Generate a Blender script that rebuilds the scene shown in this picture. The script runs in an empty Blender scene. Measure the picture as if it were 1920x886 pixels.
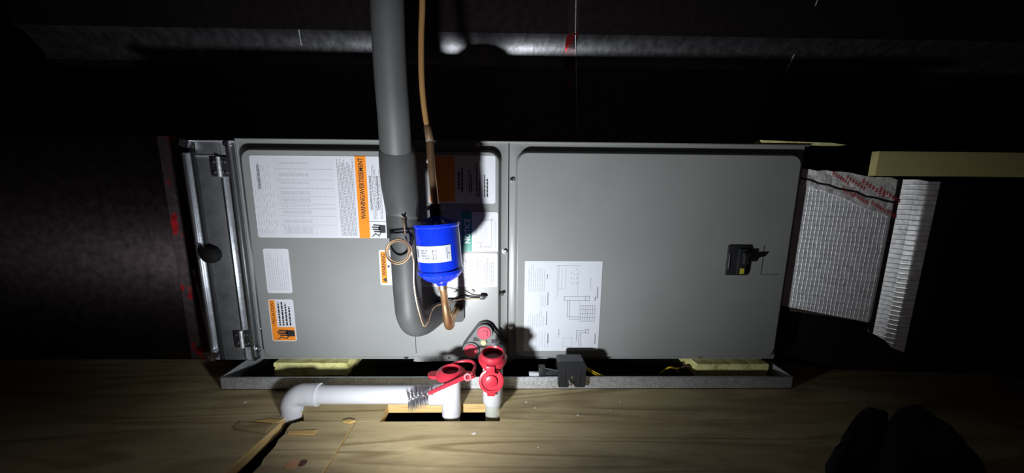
import bpy, bmesh, math, random
from mathutils import Vector, Matrix

random.seed(7)
scene = bpy.context.scene
col = scene.collection

# ---------------------------------------------------------------- camera
FPX, CX, CY = 620.0, 960.0, 443.0
PITCH, YAW, ROLL = 0.162, 0.0184, 0.0091
CAM = Vector((0.0, -0.6534, 0.401))
_f = Vector((math.sin(YAW) * math.cos(PITCH), math.cos(YAW) * math.cos(PITCH), -math.sin(PITCH)))
_r = Vector((math.cos(YAW), -math.sin(YAW), 0))
_u = _r.cross(_f)
RI = _r * math.cos(ROLL) + _u * math.sin(ROLL)
UP = _u * math.cos(ROLL) - _r * math.sin(ROLL)
FW = _f
cam_data = bpy.data.cameras.new('camera')
cam_data.sensor_fit = 'HORIZONTAL'
cam_data.sensor_width = 36.0
cam_data.lens = FPX / 1920 * 36.0
cam_data.clip_start = 0.01
cam = bpy.data.objects.new('camera', cam_data)
col.objects.link(cam)
cam.matrix_world = Matrix(((RI.x, UP.x, -FW.x, CAM.x), (RI.y, UP.y, -FW.y, CAM.y), (RI.z, UP.z, -FW.z, CAM.z), (0, 0, 0, 1)))
scene.camera = cam

# ---------------------------------------------------------------- light: one hand torch standing low in a dark attic
world = bpy.data.worlds.new('attic_dark')
scene.world = world
world.use_nodes = True
world.node_tree.nodes['Background'].inputs[0].default_value = (0.75, 0.5, 0.62, 1)
world.node_tree.nodes['Background'].inputs[1].default_value = 0.02
LP = Vector((-0.138, -0.375, 0.106))
ld = bpy.data.lights.new('torch', 'SPOT')
ld.energy = 32.0
ld.use_nodes = True
_lf = ld.node_tree.nodes.new('ShaderNodeLightFalloff')      # linear falloff added to lift the far ends: softer than inverse-square
_lf.inputs['Strength'].default_value = 1.0
_em = [n for n in ld.node_tree.nodes if n.type == 'EMISSION'][0]
ld.node_tree.links.new(_lf.outputs['Linear'], _em.inputs['Strength'])
ld.color = (0.95, 0.98, 1.0)
ld.spot_size = math.radians(155)
ld.spot_blend = 0.95
ld.shadow_soft_size = 0.014
lo = bpy.data.objects.new('torch', ld)
col.objects.link(lo)
lo.location = LP
lo.rotation_euler = (Vector((-0.115, 0.0, 0.25)) - LP).to_track_quat('-Z', 'Y').to_euler()

vs = scene.view_settings
vs.view_transform = 'Standard'
vs.look = 'None'
vs.exposure = 0.0
vs.gamma = 1.0
vs.use_curve_mapping = False


# ---------------------------------------------------------------- pixel to place
def ray(px, py):
    return FW + RI * ((px - CX) / FPX) - UP * ((py - CY) / FPX)


def at(px, py, Y=0.0):
    d = ray(px, py)
    return CAM + d * ((Y - CAM.y) / d.y)


def fl(px, py, z=0.0):
    d = ray(px, py)
    return CAM + d * ((z - CAM.z) / d.z)


# ---------------------------------------------------------------- materials
M = {}


def pmat(name, color, rough=0.5, metal=0.0, spec=0.5, coat=0.0, emit=None):
    m = bpy.data.materials.new(name)
    m.use_nodes = True
    b = m.node_tree.nodes['Principled BSDF']
    b.inputs['Base Color'].default_value = (*color, 1)
    b.inputs['Roughness'].default_value = rough
    b.inputs['Metallic'].default_value = metal
    b.inputs['Specular IOR Level'].default_value = spec
    b.inputs['Coat Weight'].default_value = coat
    M[name] = m
    return m, m.node_tree, b


def N(nt, typ, **kw):
    n = nt.nodes.new(typ)
    for k, v in kw.items():
        if k.startswith('i_'):
            key = k[2:]
            n.inputs[int(key) if key.isdigit() else key.replace('_', ' ')].default_value = v
        else:
            setattr(n, k, v)
    return n


def ramp(nt, fac, stops):
    r = nt.nodes.new('ShaderNodeValToRGB')
    e = r.color_ramp.elements
    while len(e) < len(stops):
        e.new(0.5)
    for el, (p, c) in zip(e, stops):
        el.position = p
        el.color = (*c, 1) if len(c) == 3 else c
    nt.links.new(fac, r.inputs[0])
    return r.outputs[0]


def coords(nt, scale=(1, 1, 1), kind='Object'):
    tc = nt.nodes.new('ShaderNodeTexCoord')
    mp = nt.nodes.new('ShaderNodeMapping')
    mp.inputs['Scale'].default_value = scale
    nt.links.new(tc.outputs[kind], mp.inputs[0])
    return mp.outputs[0]


def noise(nt, vec, scale, detail=4, rough=0.55, dist=0.0):
    n = nt.nodes.new('ShaderNodeTexNoise')
    n.inputs['Scale'].default_value = scale
    n.inputs['Detail'].default_value = detail
    n.inputs['Roughness'].default_value = rough
    n.inputs['Distortion'].default_value = dist
    nt.links.new(vec, n.inputs['Vector'])
    return n.outputs[0]


def bump(nt, b, height, strength, dist=0.002):
    n = nt.nodes.new('ShaderNodeBump')
    n.inputs['Strength'].default_value = strength
    n.inputs['Distance'].default_value = dist
    nt.links.new(height, n.inputs['Height'])
    nt.links.new(n.outputs[0], b.inputs['Normal'])


def mixc(nt, fac, a, b, mode='MIX'):
    n = nt.nodes.new('ShaderNodeMix')
    n.data_type = 'RGBA'
    n.blend_type = mode
    for s, v in ((0, fac), (6, a), (7, b)):
        if hasattr(v, 'links'):
            nt.links.new(v, n.inputs[s])
        elif isinstance(v, (int, float)):
            n.inputs[s].default_value = v
        else:
            n.inputs[s].default_value = (*v, 1)
    return n.outputs[2]


def math_(nt, op, a, b=0.0):
    n = nt.nodes.new('ShaderNodeMath')
    n.operation = op
    for i, v in enumerate((a, b)):
        if hasattr(v, 'links'):
            nt.links.new(v, n.inputs[i])
        else:
            n.inputs[i].default_value = v
    return n.outputs[0]


# painted sheet steel
m, nt, b = pmat('grey_paint', (0.255, 0.255, 0.247), 0.36, 0.0, 0.5)
v = coords(nt)
bump(nt, b, noise(nt, v, 420, 2), 0.05, 0.0005)
c = ramp(nt, noise(nt, v, 6, 4), [(0.3, (0.23, 0.237, 0.235)), (0.7, (0.265, 0.272, 0.27))])
nt.links.new(c, b.inputs['Base Color'])
pmat('grey_body', (0.2, 0.2, 0.195), 0.5)
pmat('dark_seam', (0.03, 0.03, 0.03), 0.7)

# galvanised steel: spangle
m, nt, b = pmat('galvanised', (0.5, 0.52, 0.55), 0.42, 0.72)
v = coords(nt)
vo = nt.nodes.new('ShaderNodeTexVoronoi')
vo.inputs['Scale'].default_value = 380
nt.links.new(v, vo.inputs['Vector'])
sp = nt.nodes.new('ShaderNodeSeparateColor')
nt.links.new(vo.outputs['Color'], sp.inputs[0])
fac = mixc(nt, 0.5, sp.outputs[0], noise(nt, v, 40, 5))
nt.links.new(ramp(nt, fac, [(0.25, (0.5, 0.52, 0.56)), (0.75, (0.78, 0.81, 0.86))]), b.inputs['Base Color'])
nt.links.new(math_(nt, 'MULTIPLY_ADD', noise(nt, v, 25, 5), 0.35), b.inputs['Roughness'])
b.inputs['Roughness'].links[0].from_node.inputs[2].default_value = 0.28
pmat('zinc_edge', (0.75, 0.78, 0.82), 0.3, 1.0)
pmat('screw_metal', (0.75, 0.76, 0.78), 0.25, 1.0)
# duller galvanised door sheet
m, nt, b = pmat('door_sheet', (0.3, 0.31, 0.33), 0.55, 0.75)
v = coords(nt)
c = ramp(nt, noise(nt, v, 30, 6, 0.65), [(0.3, (0.2, 0.21, 0.225)), (0.7, (0.36, 0.37, 0.4))])
nt.links.new(c, b.inputs['Base Color'])
pmat('hinge_black', (0.02, 0.021, 0.024), 0.45)
pmat('black_plastic', (0.018, 0.019, 0.022), 0.42)
pmat('black_rubber', (0.005, 0.005, 0.0055), 0.7, 0.0, 0.2)
pmat('grey_rubber', (0.075, 0.075, 0.075), 0.75)
pmat('clear_grey_plastic', (0.16, 0.165, 0.165), 0.3)

# foam pipe insulation
m, nt, b = pmat('pipe_foam', (0.085, 0.088, 0.09), 0.55, 0.0, 0.45)
v = coords(nt)
nt.links.new(ramp(nt, noise(nt, v, 14, 5), [(0.3, (0.055, 0.058, 0.06)), (0.75, (0.085, 0.088, 0.09))]), b.inputs['Base Color'])
bump(nt, b, noise(nt, coords(nt, (1, 1, 0.25)), 220, 3), 0.12, 0.001)

# copper
m, nt, b = pmat('copper', (0.86, 0.5, 0.3), 0.32, 0.9)
v = coords(nt, (1, 1, 0.3))
nt.links.new(ramp(nt, noise(nt, v, 60, 5), [(0.25, (0.42, 0.24, 0.12)), (0.55, (0.8, 0.5, 0.28)), (0.8, (0.92, 0.62, 0.42))]), b.inputs['Base Color'])
pmat('copper_dull', (0.47, 0.26, 0.10), 0.5, 0.35)
pmat('copper_wire', (0.72, 0.5, 0.32), 0.35, 0.85)
pmat('solder', (0.8, 0.76, 0.7), 0.35, 0.8)
pmat('blue_enamel', (0.006, 0.035, 0.72), 0.22, 0.0, 0.5, 0.4)
pmat('pvc', (0.55, 0.56, 0.6), 0.32)
pmat('pan_shade', (0.008, 0.007, 0.006), 0.9, 0.0, 0.1)  # near-black base stands in for the shade inside the pan
pmat('pvc_dirty', (0.42, 0.43, 0.38), 0.4)
pmat('pvc_grey', (0.3, 0.3, 0.3), 0.5)
pmat('red_plastic', (0.46, 0.025, 0.045), 0.35)
pmat('red_dark', (0.08, 0.004, 0.01), 0.4)
pmat('red_plug', (0.66, 0.06, 0.1), 0.4)
pmat('bristle_metal', (0.5, 0.5, 0.53), 0.35, 0.9)
pmat('bristle_twist', (0.8, 0.76, 0.72), 0.35, 0.7)
pmat('label_white', (0.62, 0.64, 0.7), 0.3)
pmat('paper_white', (0.56, 0.59, 0.65), 0.5)
pmat('label_orange', (0.86, 0.27, 0.03), 0.32)
pmat('label_green', (0.0, 0.23, 0.17), 0.35)
pmat('ink', (0.025, 0.025, 0.03), 0.5)
pmat('ink_soft', (0.2, 0.21, 0.23), 0.5)
pmat('ink_faint', (0.42, 0.44, 0.48), 0.5)
pmat('ink_white', (0.85, 0.87, 0.9), 0.4)
pmat('yellow_wire', (0.75, 0.5, 0.03), 0.4)
pmat('yellow_tag', (0.5, 0.48, 0.04), 0.5)
pmat('brown_rubber', (0.05, 0.03, 0.02), 0.5)
pmat('dark_brown', (0.03, 0.02, 0.014), 0.9)
pmat('bag_cloth', (0.006, 0.0052, 0.006), 0.9, 0, 0.2)

# yellow foam
m, nt, b = pmat('yellow_foam', (0.55, 0.52, 0.2), 0.85)
v = coords(nt)
h = noise(nt, v, 45, 5, 0.65)
nt.links.new(ramp(nt, h, [(0.33, (0.45, 0.42, 0.14)), (0.5, (0.74, 0.7, 0.3)), (0.75, (0.8, 0.77, 0.4))]), b.inputs['Base Color'])
bump(nt, b, h, 0.6, 0.006)
m, nt, b = pmat('pale_board', (0.46, 0.4, 0.17), 0.75)
v = coords(nt, (0.4, 3, 3))
nt.links.new(ramp(nt, noise(nt, v, 10, 5), [(0.3, (0.4, 0.345, 0.14)), (0.7, (0.52, 0.46, 0.2))]), b.inputs['Base Color'])


# plywood
def plywood(name, seedv, tint=1.0):
    m, nt, b = pmat(name, (0.3, 0.2, 0.1), 0.62, 0.0, 0.35)
    tc = nt.nodes.new('ShaderNodeTexCoord')
    ad = nt.nodes.new('ShaderNodeVectorMath')
    ad.operation = 'ADD'
    ad.inputs[1].default_value = (seedv * 1.7, seedv * 0.61, seedv)
    nt.links.new(tc.outputs['Object'], ad.inputs[0])
    mp = nt.nodes.new('ShaderNodeMapping')
    mp.inputs['Scale'].default_value = (0.8, 6.5, 1)
    nt.links.new(ad.outputs[0], mp.inputs[0])
    base = noise(nt, mp.outputs[0], 1.5, 2, 0.4, 0.6)
    rings = math_(nt, 'SINE', math_(nt, 'MULTIPLY', base, 66.0))
    rings = math_(nt, 'MULTIPLY_ADD', rings, 0.5)
    rings.node.inputs[2].default_value = 0.5
    mp2 = nt.nodes.new('ShaderNodeMapping')
    mp2.inputs['Scale'].default_value = (9, 140, 10)
    nt.links.new(ad.outputs[0], mp2.inputs[0])
    fine = noise(nt, mp2.outputs[0], 2.2, 5, 0.6)
    patch = noise(nt, mp.outputs[0], 2.6, 5, 0.65)
    t = tint
    light = ramp(nt, patch, [(0.3, (0.36 * t, 0.28 * t, 0.14 * t)), (0.7, (0.53 * t, 0.44 * t, 0.25 * t))])
    dark = (0.21 * t, 0.145 * t, 0.062 * t)
    soft = noise(nt, mp.outputs[0], 5.0, 3, 0.6)
    f1 = ramp(nt, rings, [(0.55, (0, 0, 0)), (1.0, (0.8, 0.8, 0.8))])
    f1 = mixc(nt, 1.0, f1, ramp(nt, soft, [(0.35, (0.1, 0.1, 0.1)), (0.65, (1, 1, 1))]), 'MULTIPLY')
    c = mixc(nt, f1, light, dark)
    f2 = ramp(nt, fine, [(0.5, (0, 0, 0)), (0.8, (0.4, 0.4, 0.4))])
    c = mixc(nt, f2, c, (0.22 * t, 0.15 * t, 0.07 * t))
    # weather blotches
    mp3 = nt.nodes.new('ShaderNodeMapping')
    mp3.inputs['Scale'].default_value = (1, 2.2, 1)
    nt.links.new(ad.outputs[0], mp3.inputs[0])
    bl = ramp(nt, noise(nt, mp3.outputs[0], 6.5, 5, 0.6), [(0.5, (0, 0, 0)), (0.78, (0.6, 0.6, 0.6))])
    c = mixc(nt, bl, c, (0.13 * t, 0.095 * t, 0.05 * t))
    nt.links.new(c, b.inputs['Base Color'])
    hh = math_(nt, 'ADD', math_(nt, 'MULTIPLY', fine, 0.6), rings)
    bump(nt, b, hh, 0.12, 0.002)
    return m


plywood('plywood', 1.0)
plywood('plywood_front', 4.3, 1.05)
plywood('plywood_patch', 9.1, 0.95)
m, nt, b = pmat('cut_wood', (0.6, 0.42, 0.17), 0.7)
v = coords(nt, (2, 2, 30))
nt.links.new(ramp(nt, noise(nt, v, 12, 4), [(0.3, (0.46, 0.3, 0.11)), (0.7, (0.68, 0.5, 0.22))]), b.inputs['Base Color'])
pmat('chip_wood', (0.55, 0.36, 0.12), 0.7)
pmat('chip_white', (0.75, 0.72, 0.66), 0.6)
pmat('knot_wood', (0.5, 0.26, 0.12), 0.5)
pmat('knot_red', (0.09, 0.025, 0.015), 0.5)
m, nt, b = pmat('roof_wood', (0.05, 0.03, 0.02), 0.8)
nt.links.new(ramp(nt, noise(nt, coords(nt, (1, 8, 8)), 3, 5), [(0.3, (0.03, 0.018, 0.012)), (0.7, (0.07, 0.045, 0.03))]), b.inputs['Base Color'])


# foil facings; UV in metres (u along, v up)
def foil(name, base, rough, scrim=0.0, wave=0.0, wrinkle=0.0, red=0.0, cell=(0.0075, 0.010), metal=1.0, aniso=0.0, wsc=70):
    m, nt, b = pmat(name, base, rough, metal)
    if aniso:
        tg = nt.nodes.new('ShaderNodeTangent')
        tg.direction_type = 'UV_MAP'
        tg.uv_map = 'UVMap'
        nt.links.new(tg.outputs[0], b.inputs['Tangent'])
        b.inputs['Anisotropic'].default_value = aniso
    tc = nt.nodes.new('ShaderNodeTexCoord')
    uv = tc.outputs['UV']
    sx = nt.nodes.new('ShaderNodeSeparateXYZ')
    nt.links.new(uv, sx.inputs[0])
    h = None
    colr = None
    if scrim:
        wob = math_(nt, 'MULTIPLY', noise(nt, uv, 30, 2), 0.004)
        lu = math_(nt, 'PINGPONG', math_(nt, 'ADD', sx.outputs[0], wob), cell[0] / 2)
        lv = math_(nt, 'PINGPONG', math_(nt, 'ADD', sx.outputs[1], wob), cell[1] / 2)
        gu = math_(nt, 'SMOOTH_MIN', math_(nt, 'DIVIDE', lu, cell[0] / 2), math_(nt, 'DIVIDE', lv, cell[1] / 2))
        line = math_(nt, 'SUBTRACT', 1.0, math_(nt, 'MINIMUM', math_(nt, 'MULTIPLY', gu, 3.0), 1.0))
        h = math_(nt, 'MULTIPLY', line, scrim)
    w = noise(nt, uv, 55, 5, 0.6)
    if wrinkle:
        vo = nt.nodes.new('ShaderNodeTexVoronoi')
        vo.feature = 'DISTANCE_TO_EDGE'
        vo.inputs['Scale'].default_value = wsc
        nt.links.new(uv, vo.inputs['Vector'])
        t = math_(nt, 'MULTIPLY', math_(nt, 'ADD', vo.outputs[0], w), wrinkle)
        h = t if h is None else math_(nt, 'ADD', h, t)
    if wave:
        mp = nt.nodes.new('ShaderNodeMapping')
        mp.inputs['Scale'].default_value = (26, 1.5, 1)
        nt.links.new(uv, mp.inputs[0])
        t = math_(nt, 'MULTIPLY', noise(nt, mp.outputs[0], 4, 5, 0.6), wave)
        h = t if h is None else math_(nt, 'ADD', h, t)
    if h is None:
        h = w
    bump(nt, b, h, 1.0, 0.0011)
    rr = math_(nt, 'MULTIPLY_ADD', w, 0.3)
    rr.node.inputs[2].default_value = rough - 0.15
    nt.links.new(rr, b.inputs['Roughness'])
    if red:
        mp = nt.nodes.new('ShaderNodeMapping')
        mp.inputs['Scale'].default_value = (16, 9, 1)
        nt.links.new(uv, mp.inputs[0])
        f = ramp(nt, noise(nt, mp.outputs[0], 1.6, 3, 0.6), [(0.56, (0, 0, 0)), (0.63, (red, red, red))])
        nt.links.new(mixc(nt, f, base, (0.5, 0.01, 0.016)), b.inputs['Base Color'])
    return m


foil('foil_scrim', (0.92, 0.93, 0.96), 0.6, scrim=0.3, wrinkle=0.4, cell=(0.0062, 0.0095))
foil('foil_ribbed', (0.94, 0.95, 0.97), 0.45, wrinkle=0.2, scrim=0.7, cell=(0.5, 0.009))
foil('foil_tape', (0.96, 0.96, 0.97), 0.55, wrinkle=1.6, wsc=45)
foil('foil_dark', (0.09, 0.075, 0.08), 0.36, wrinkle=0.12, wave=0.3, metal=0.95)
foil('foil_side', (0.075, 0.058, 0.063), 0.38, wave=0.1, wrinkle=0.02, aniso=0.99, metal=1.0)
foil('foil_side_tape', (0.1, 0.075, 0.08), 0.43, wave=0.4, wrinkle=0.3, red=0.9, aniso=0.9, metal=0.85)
foil('foil_strip', (0.3, 0.3, 0.325), 0.4, wrinkle=0.5, wave=0.2, wsc=22)
foil('foil_flake', (0.7, 0.7, 0.72), 0.4, wrinkle=0.6, red=1.0, metal=0.25)
pmat('red_print', (0.3, 0.02, 0.03), 0.5)

# ---------------------------------------------------------------- mesh helpers
WL = {}


def place(o, wloc, parent):
    col.objects.link(o)
    WL[o.name] = Vector(wloc)
    if parent is not None:
        o.parent = parent
        o.location = Vector(wloc) - WL[parent.name]
    else:
        o.location = wloc
    return o


def tag(o, label=None, cat=None, group=None, kind=None):
    if label:
        o['label'] = label
    if cat:
        o['category'] = cat
    if group:
        o['group'] = group
    if kind:
        o['kind'] = kind
    return o


def thing(name, loc, label, cat, group=None):
    o = bpy.data.objects.new(name, None)
    o.empty_display_size = 0.05
    place(o, loc, None)
    return tag(o, label, cat, group)


def mesh(name, verts, faces, mat, parent=None, uvs=None, fmats=None, smooth=30, base=False):
    vs_ = [Vector(v) for v in verts]
    lo_ = Vector((min(v.x for v in vs_), min(v.y for v in vs_), min(v.z for v in vs_)))
    hi_ = Vector((max(v.x for v in vs_), max(v.y for v in vs_), max(v.z for v in vs_)))
    c = (lo_ + hi_) / 2
    if parent is None or base:
        c.z = lo_.z
    me = bpy.data.meshes.new(name)
    me.from_pydata([v - c for v in vs_], [], faces)
    mats = mat if isinstance(mat, (list, tuple)) else [mat]
    for mm in mats:
        me.materials.append(M[mm])
    if fmats:
        for p, i in zip(me.polygons, fmats):
            p.material_index = i
    if uvs:
        ul = me.uv_layers.new(name='UVMap')
        for l in me.loops:
            ul.data[l.index].uv = uvs[l.vertex_index]
    bm = bmesh.new()
    bm.from_mesh(me)
    bmesh.ops.recalc_face_normals(bm, faces=bm.faces)
    bm.to_mesh(me)
    bm.free()
    if smooth:
        for p in me.polygons:
            p.use_smooth = True
        me.set_sharp_from_angle(angle=math.radians(smooth))
    me.update()
    o = bpy.data.objects.new(name, me)
    return place(o, c, parent)


def box(name, x0, x1, y0, y1, z0, z1, mat, parent=None, bev=0.0, seg=2):
    bm = bmesh.new()
    bmesh.ops.create_cube(bm, size=1)
    for v in bm.verts:
        v.co = Vector(((x0 + x1) / 2 + v.co.x * (x1 - x0), (y0 + y1) / 2 + v.co.y * (y1 - y0), (z0 + z1) / 2 + v.co.z * (z1 - z0)))
    if bev:
        bmesh.ops.bevel(bm, geom=bm.edges[:], offset=bev, segments=seg, affect='EDGES', profile=0.5)
    bm.verts.index_update()
    vs_ = [v.co.copy() for v in bm.verts]
    fs = [[v.index for v in f.verts] for f in bm.faces]
    bm.free()
    return mesh(name, vs_, fs, mat, parent)




def catmull(pts, n=6):
    P = [Vector(p) for p in pts]
    out = []
    for i in range(len(P) - 1):
        p0 = P[max(i - 1, 0)]
        p1, p2 = P[i], P[i + 1]
        p3 = P[min(i + 2, len(P) - 1)]
        for k in range(n):
            t = k / n
            out.append(0.5 * ((2 * p1) + (p2 - p0) * t + (2 * p0 - 5 * p1 + 4 * p2 - p3) * t * t + (3 * p1 - p0 - 3 * p2 + p3) * t ** 3))
    out.append(P[-1])
    return out


def tube_data(pts, r, seg=16, caps=True, off=0):
    P = [Vector(p) for p in pts]
    n = len(P)
    R = r if isinstance(r, (list, tuple)) else [r] * n
    vs_, fs = [], []
    up = None
    for i in range(n):
        t = (P[min(i + 1, n - 1)] - P[max(i - 1, 0)]).normalized()
        if up is None:
            up = t.orthogonal().normalized()
        else:
            up = (up - t * up.dot(t))
            up = up.normalized() if up.length > 1e-6 else t.orthogonal().normalized()
        s = t.cross(up)
        for k in range(seg):
            a = 2 * math.pi * k / seg
            vs_.append(P[i] + (up * math.cos(a) + s * math.sin(a)) * R[i])
    for i in range(n - 1):
        for k in range(seg):
            k2 = (k + 1) % seg
            fs.append([off + i * seg + k, off + i * seg + k2, off + (i + 1) * seg + k2, off + (i + 1) * seg + k])
    if caps:
        fs.append([off + k for k in range(seg)][::-1])
        fs.append([off + (n - 1) * seg + k for k in range(seg)])
    return vs_, fs


def tube(name, pts, r, mat, parent=None, seg=20, sm=0, smooth=40):
    if sm:
        if isinstance(r, (list, tuple)):
            rr = catmull([Vector((x, 0, 0)) for x in r], sm)
            r = [x.x for x in rr]
        pts = catmull(pts, sm)
    v, f = tube_data(pts, r, seg)
    return mesh(name, v, f, mat, parent, smooth=smooth)


def lathe(name, org, axis, prof, mat, parent=None, seg=28, smooth=35, sx=1.0):
    """prof: (radius, distance along axis)"""
    a = Vector(axis).normalized()
    up = Vector((0, -1, 0)) if abs(a.y) < 0.9 else Vector((0, 0, 1))
    up = (up - a * up.dot(a)).normalized()
    s = a.cross(up)
    org = Vector(org)
    vs_, fs = [], []
    for r, h in prof:
        for k in range(seg):
            t = 2 * math.pi * k / seg
            vs_.append(org + a * h + (up * math.cos(t) + s * math.sin(t) * sx) * max(r, 1e-5))
    n = len(prof)
    for i in range(n - 1):
        for k in range(seg):
            k2 = (k + 1) % seg
            fs.append([i * seg + k, i * seg + k2, (i + 1) * seg + k2, (i + 1) * seg + k])
    if prof[0] != prof[-1]:
        fs.append(list(range(seg))[::-1])
        fs.append([(n - 1) * seg + k for k in range(seg)])
    return mesh(name, vs_, fs, mat, parent, smooth=smooth)


def prism(name, poly, axis, d0, d1, mat, parent=None, fm=None):
    """poly of 2-D points extruded; axis 'y': (x,z) points, axis 'z': (x,y) points"""
    n = len(poly)
    if axis == 'y':
        vs_ = [(p[0], d0, p[1]) for p in poly] + [(p[0], d1, p[1]) for p in poly]
    else:
        vs_ = [(p[0], p[1], d0) for p in poly] + [(p[0], p[1], d1) for p in poly]
    fs = [list(range(n)), list(range(n, 2 * n))[::-1]]
    for i in range(n):
        j = (i + 1) % n
        fs.append([i, j, n + j, n + i])
    return mesh(name, vs_, fs, mat, parent, fmats=fm, smooth=30)


def rrect(x0, x1, z0, z1, r, n=6):
    pts = []
    for cx, cz, a0 in ((x1 - r, z1 - r, 0), (x0 + r, z1 - r, 90), (x0 + r, z0 + r, 180), (x1 - r, z0 + r, 270)):
        for k in range(n + 1):
            a = math.radians(a0 + 90 * k / n)
            pts.append((cx + r * math.cos(a), cz + r * math.sin(a)))
    return pts


def quads(name, rects, y, mat, parent, kind=None):
    """many little printed marks on a front sheet: rects of (x0,x1,z0,z1)"""
    vs_, fs = [], []
    for (x0, x1, z0, z1) in rects:
        i = len(vs_)
        vs_ += [(x0, y, z0), (x1, y, z0), (x1, y, z1), (x0, y, z1)]
        fs.append([i, i + 1, i + 2, i + 3])
    o = mesh(name, vs_, fs, mat, parent, smooth=0)
    if kind:
        o['kind'] = kind
    return o


def polyline(segs, w):
    """axis-aligned strokes to rects"""
    out = []
    for (x0, z0, x1, z1) in segs:
        out.append((min(x0, x1) - w / 2, max(x0, x1) + w / 2, min(z0, z1) - w / 2, max(z0, z1) + w / 2))
    return out


def paragraph(x0, x1, z0, z1, pitch, fill=0.45, word=(0.0025, 0.008), gap=0.0016, ragged=0.2):
    """lines of print that read upward: each line is a column at one x, words along z"""
    out = []
    x = x0
    while x + pitch * fill <= x1:
        z = z0
        end = z1 - random.random() * ragged * (z1 - z0)
        while z < end:
            L = random.uniform(*word)
            out.append((x, x + pitch * fill, z, min(z + L, end)))
            z += L + gap
        x += pitch
    return out


def lettering(name, s, x, z, y, length, height, mat, parent, upright=False, bold=0.0, wrap=None):
    """text that reads upward, letter tops to the left; (x, z) is its centre"""
    cu = bpy.data.curves.new(name, 'FONT')
    cu.body = s
    cu.size = 1
    cu.offset = bold
    cu.align_x = 'CENTER'
    cu.align_y = 'CENTER'
    cu.resolution_u = 3
    o = bpy.data.objects.new(name, cu)
    col.objects.link(o)
    bpy.context.view_layer.update()
    me = bpy.data.meshes.new_from_object(o.evaluated_get(bpy.context.evaluated_depsgraph_get()))
    bpy.data.objects.remove(o)
    xs = [v.co.x for v in me.vertices]
    ys = [v.co.y for v in me.vertices]
    mx, my = (min(xs) + max(xs)) / 2, (min(ys) + max(ys)) / 2
    sx, sy = length / (max(xs) - min(xs)), height / (max(ys) - min(ys))
    vs_ = []
    for v in me.vertices:
        a, b_ = (v.co.x - mx) * sx, (v.co.y - my) * sy
        if wrap:
            vs_.append(wrap(a, b_))
        else:
            vs_.append((x - b_, y, z + a))
    fs = [list(p.vertices) for p in me.polygons]
    bpy.data.meshes.remove(me)
    return mesh(name, vs_, fs, mat, parent, smooth=0)


def emboss(name, x0, x1, z0, z1, mg, depth, mat, parent, r=0.018, bw=0.006):
    """sheet-metal cover: flat flange with a raised field; mg = left,right,bottom,top flange widths"""
    fx0, fx1, fz0, fz1 = x0 + mg[0], x1 - mg[1], z0 + mg[2], z1 - mg[3]
    rings = [(rrect(x0, x1, z0, z1, 0.0006), 0.012), (rrect(x0, x1, z0, z1, 0.0006), 0.0),
             (rrect(fx0 - bw, fx1 + bw, fz0 - bw, fz1 + bw, r + bw), 0.0)]
    steps = 6
    for k in range(1, steps + 1):
        a = math.pi * k / steps
        ins = bw * (1 - k / steps)
        rings.append((rrect(fx0 - ins, fx1 + ins, fz0 - ins, fz1 + ins, r + ins), -depth * (1 - math.cos(a)) / 2))
    vs_, fs = [], []
    n = len(rings[0][0])
    for pts, y in rings:
        vs_ += [(p[0], y, p[1]) for p in pts]
    for i in range(len(rings) - 1):
        for k in range(n):
            k2 = (k + 1) % n
            fs.append([i * n + k, i * n + k2, (i + 1) * n + k2, (i + 1) * n + k])
    base_i = len(vs_) - n
    inner = rrect(fx0 + 0.001, fx1 - 0.001, fz0 + 0.001, fz1 - 0.001, r - 0.001)
    inner2 = rrect(fx0 + 0.002, fx1 - 0.002, fz0 + 0.002, fz1 - 0.002, r - 0.002)
    vs_ += [(p[0], -depth, p[1]) for p in inner] + [(p[0], -depth, p[1]) for p in inner2]
    for j in (0, n):
        for k in range(n):
            k2 = (k + 1) % n
            fs.append([base_i + j + k, base_i + j + k2, base_i + j + n + k2, base_i + j + n + k])
    fs.append([base_i + 2 * n + k for k in range(n)])
    return mesh(name, vs_, fs, mat, parent, smooth=50)


def screw(px, py, y, parent, r=0.0042, name='screw'):
    p = at(px, py, y)
    s = lathe(name, p, (0, -1, 0), [(r * 1.35, 0), (r * 1.35, 0.0008), (r, 0.001), (r * 0.95, 0.0032), (r * 0.6, 0.0042)], 'screw_metal', parent, seg=10)
    return s


def sheet(name, corners, y, mat, parent, r=0.004, th=0.0004):
    """flat rectangular sticker from the four pixel corners TL TR BR BL"""
    P = [at(px, py, y) for px, py in corners]
    x0 = (P[0].x + P[3].x) / 2
    x1 = (P[1].x + P[2].x) / 2
    z1 = (P[0].z + P[1].z) / 2
    z0 = (P[2].z + P[3].z) / 2
    o = prism(name, rrect(x0, x1, z0, z1, r, 4), 'y', y - th, y, mat, parent)
    return o, (x0, x1, z0, z1)


# ================================================================ SETTING
# lower ceiling deck below the plywood (dark cavity) carries the planks
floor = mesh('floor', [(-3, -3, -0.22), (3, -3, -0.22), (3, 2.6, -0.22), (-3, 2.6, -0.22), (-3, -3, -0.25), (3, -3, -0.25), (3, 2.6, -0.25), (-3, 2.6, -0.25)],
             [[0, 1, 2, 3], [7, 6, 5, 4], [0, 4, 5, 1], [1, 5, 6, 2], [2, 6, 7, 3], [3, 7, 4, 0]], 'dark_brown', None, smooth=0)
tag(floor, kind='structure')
TH = 0.017


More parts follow.
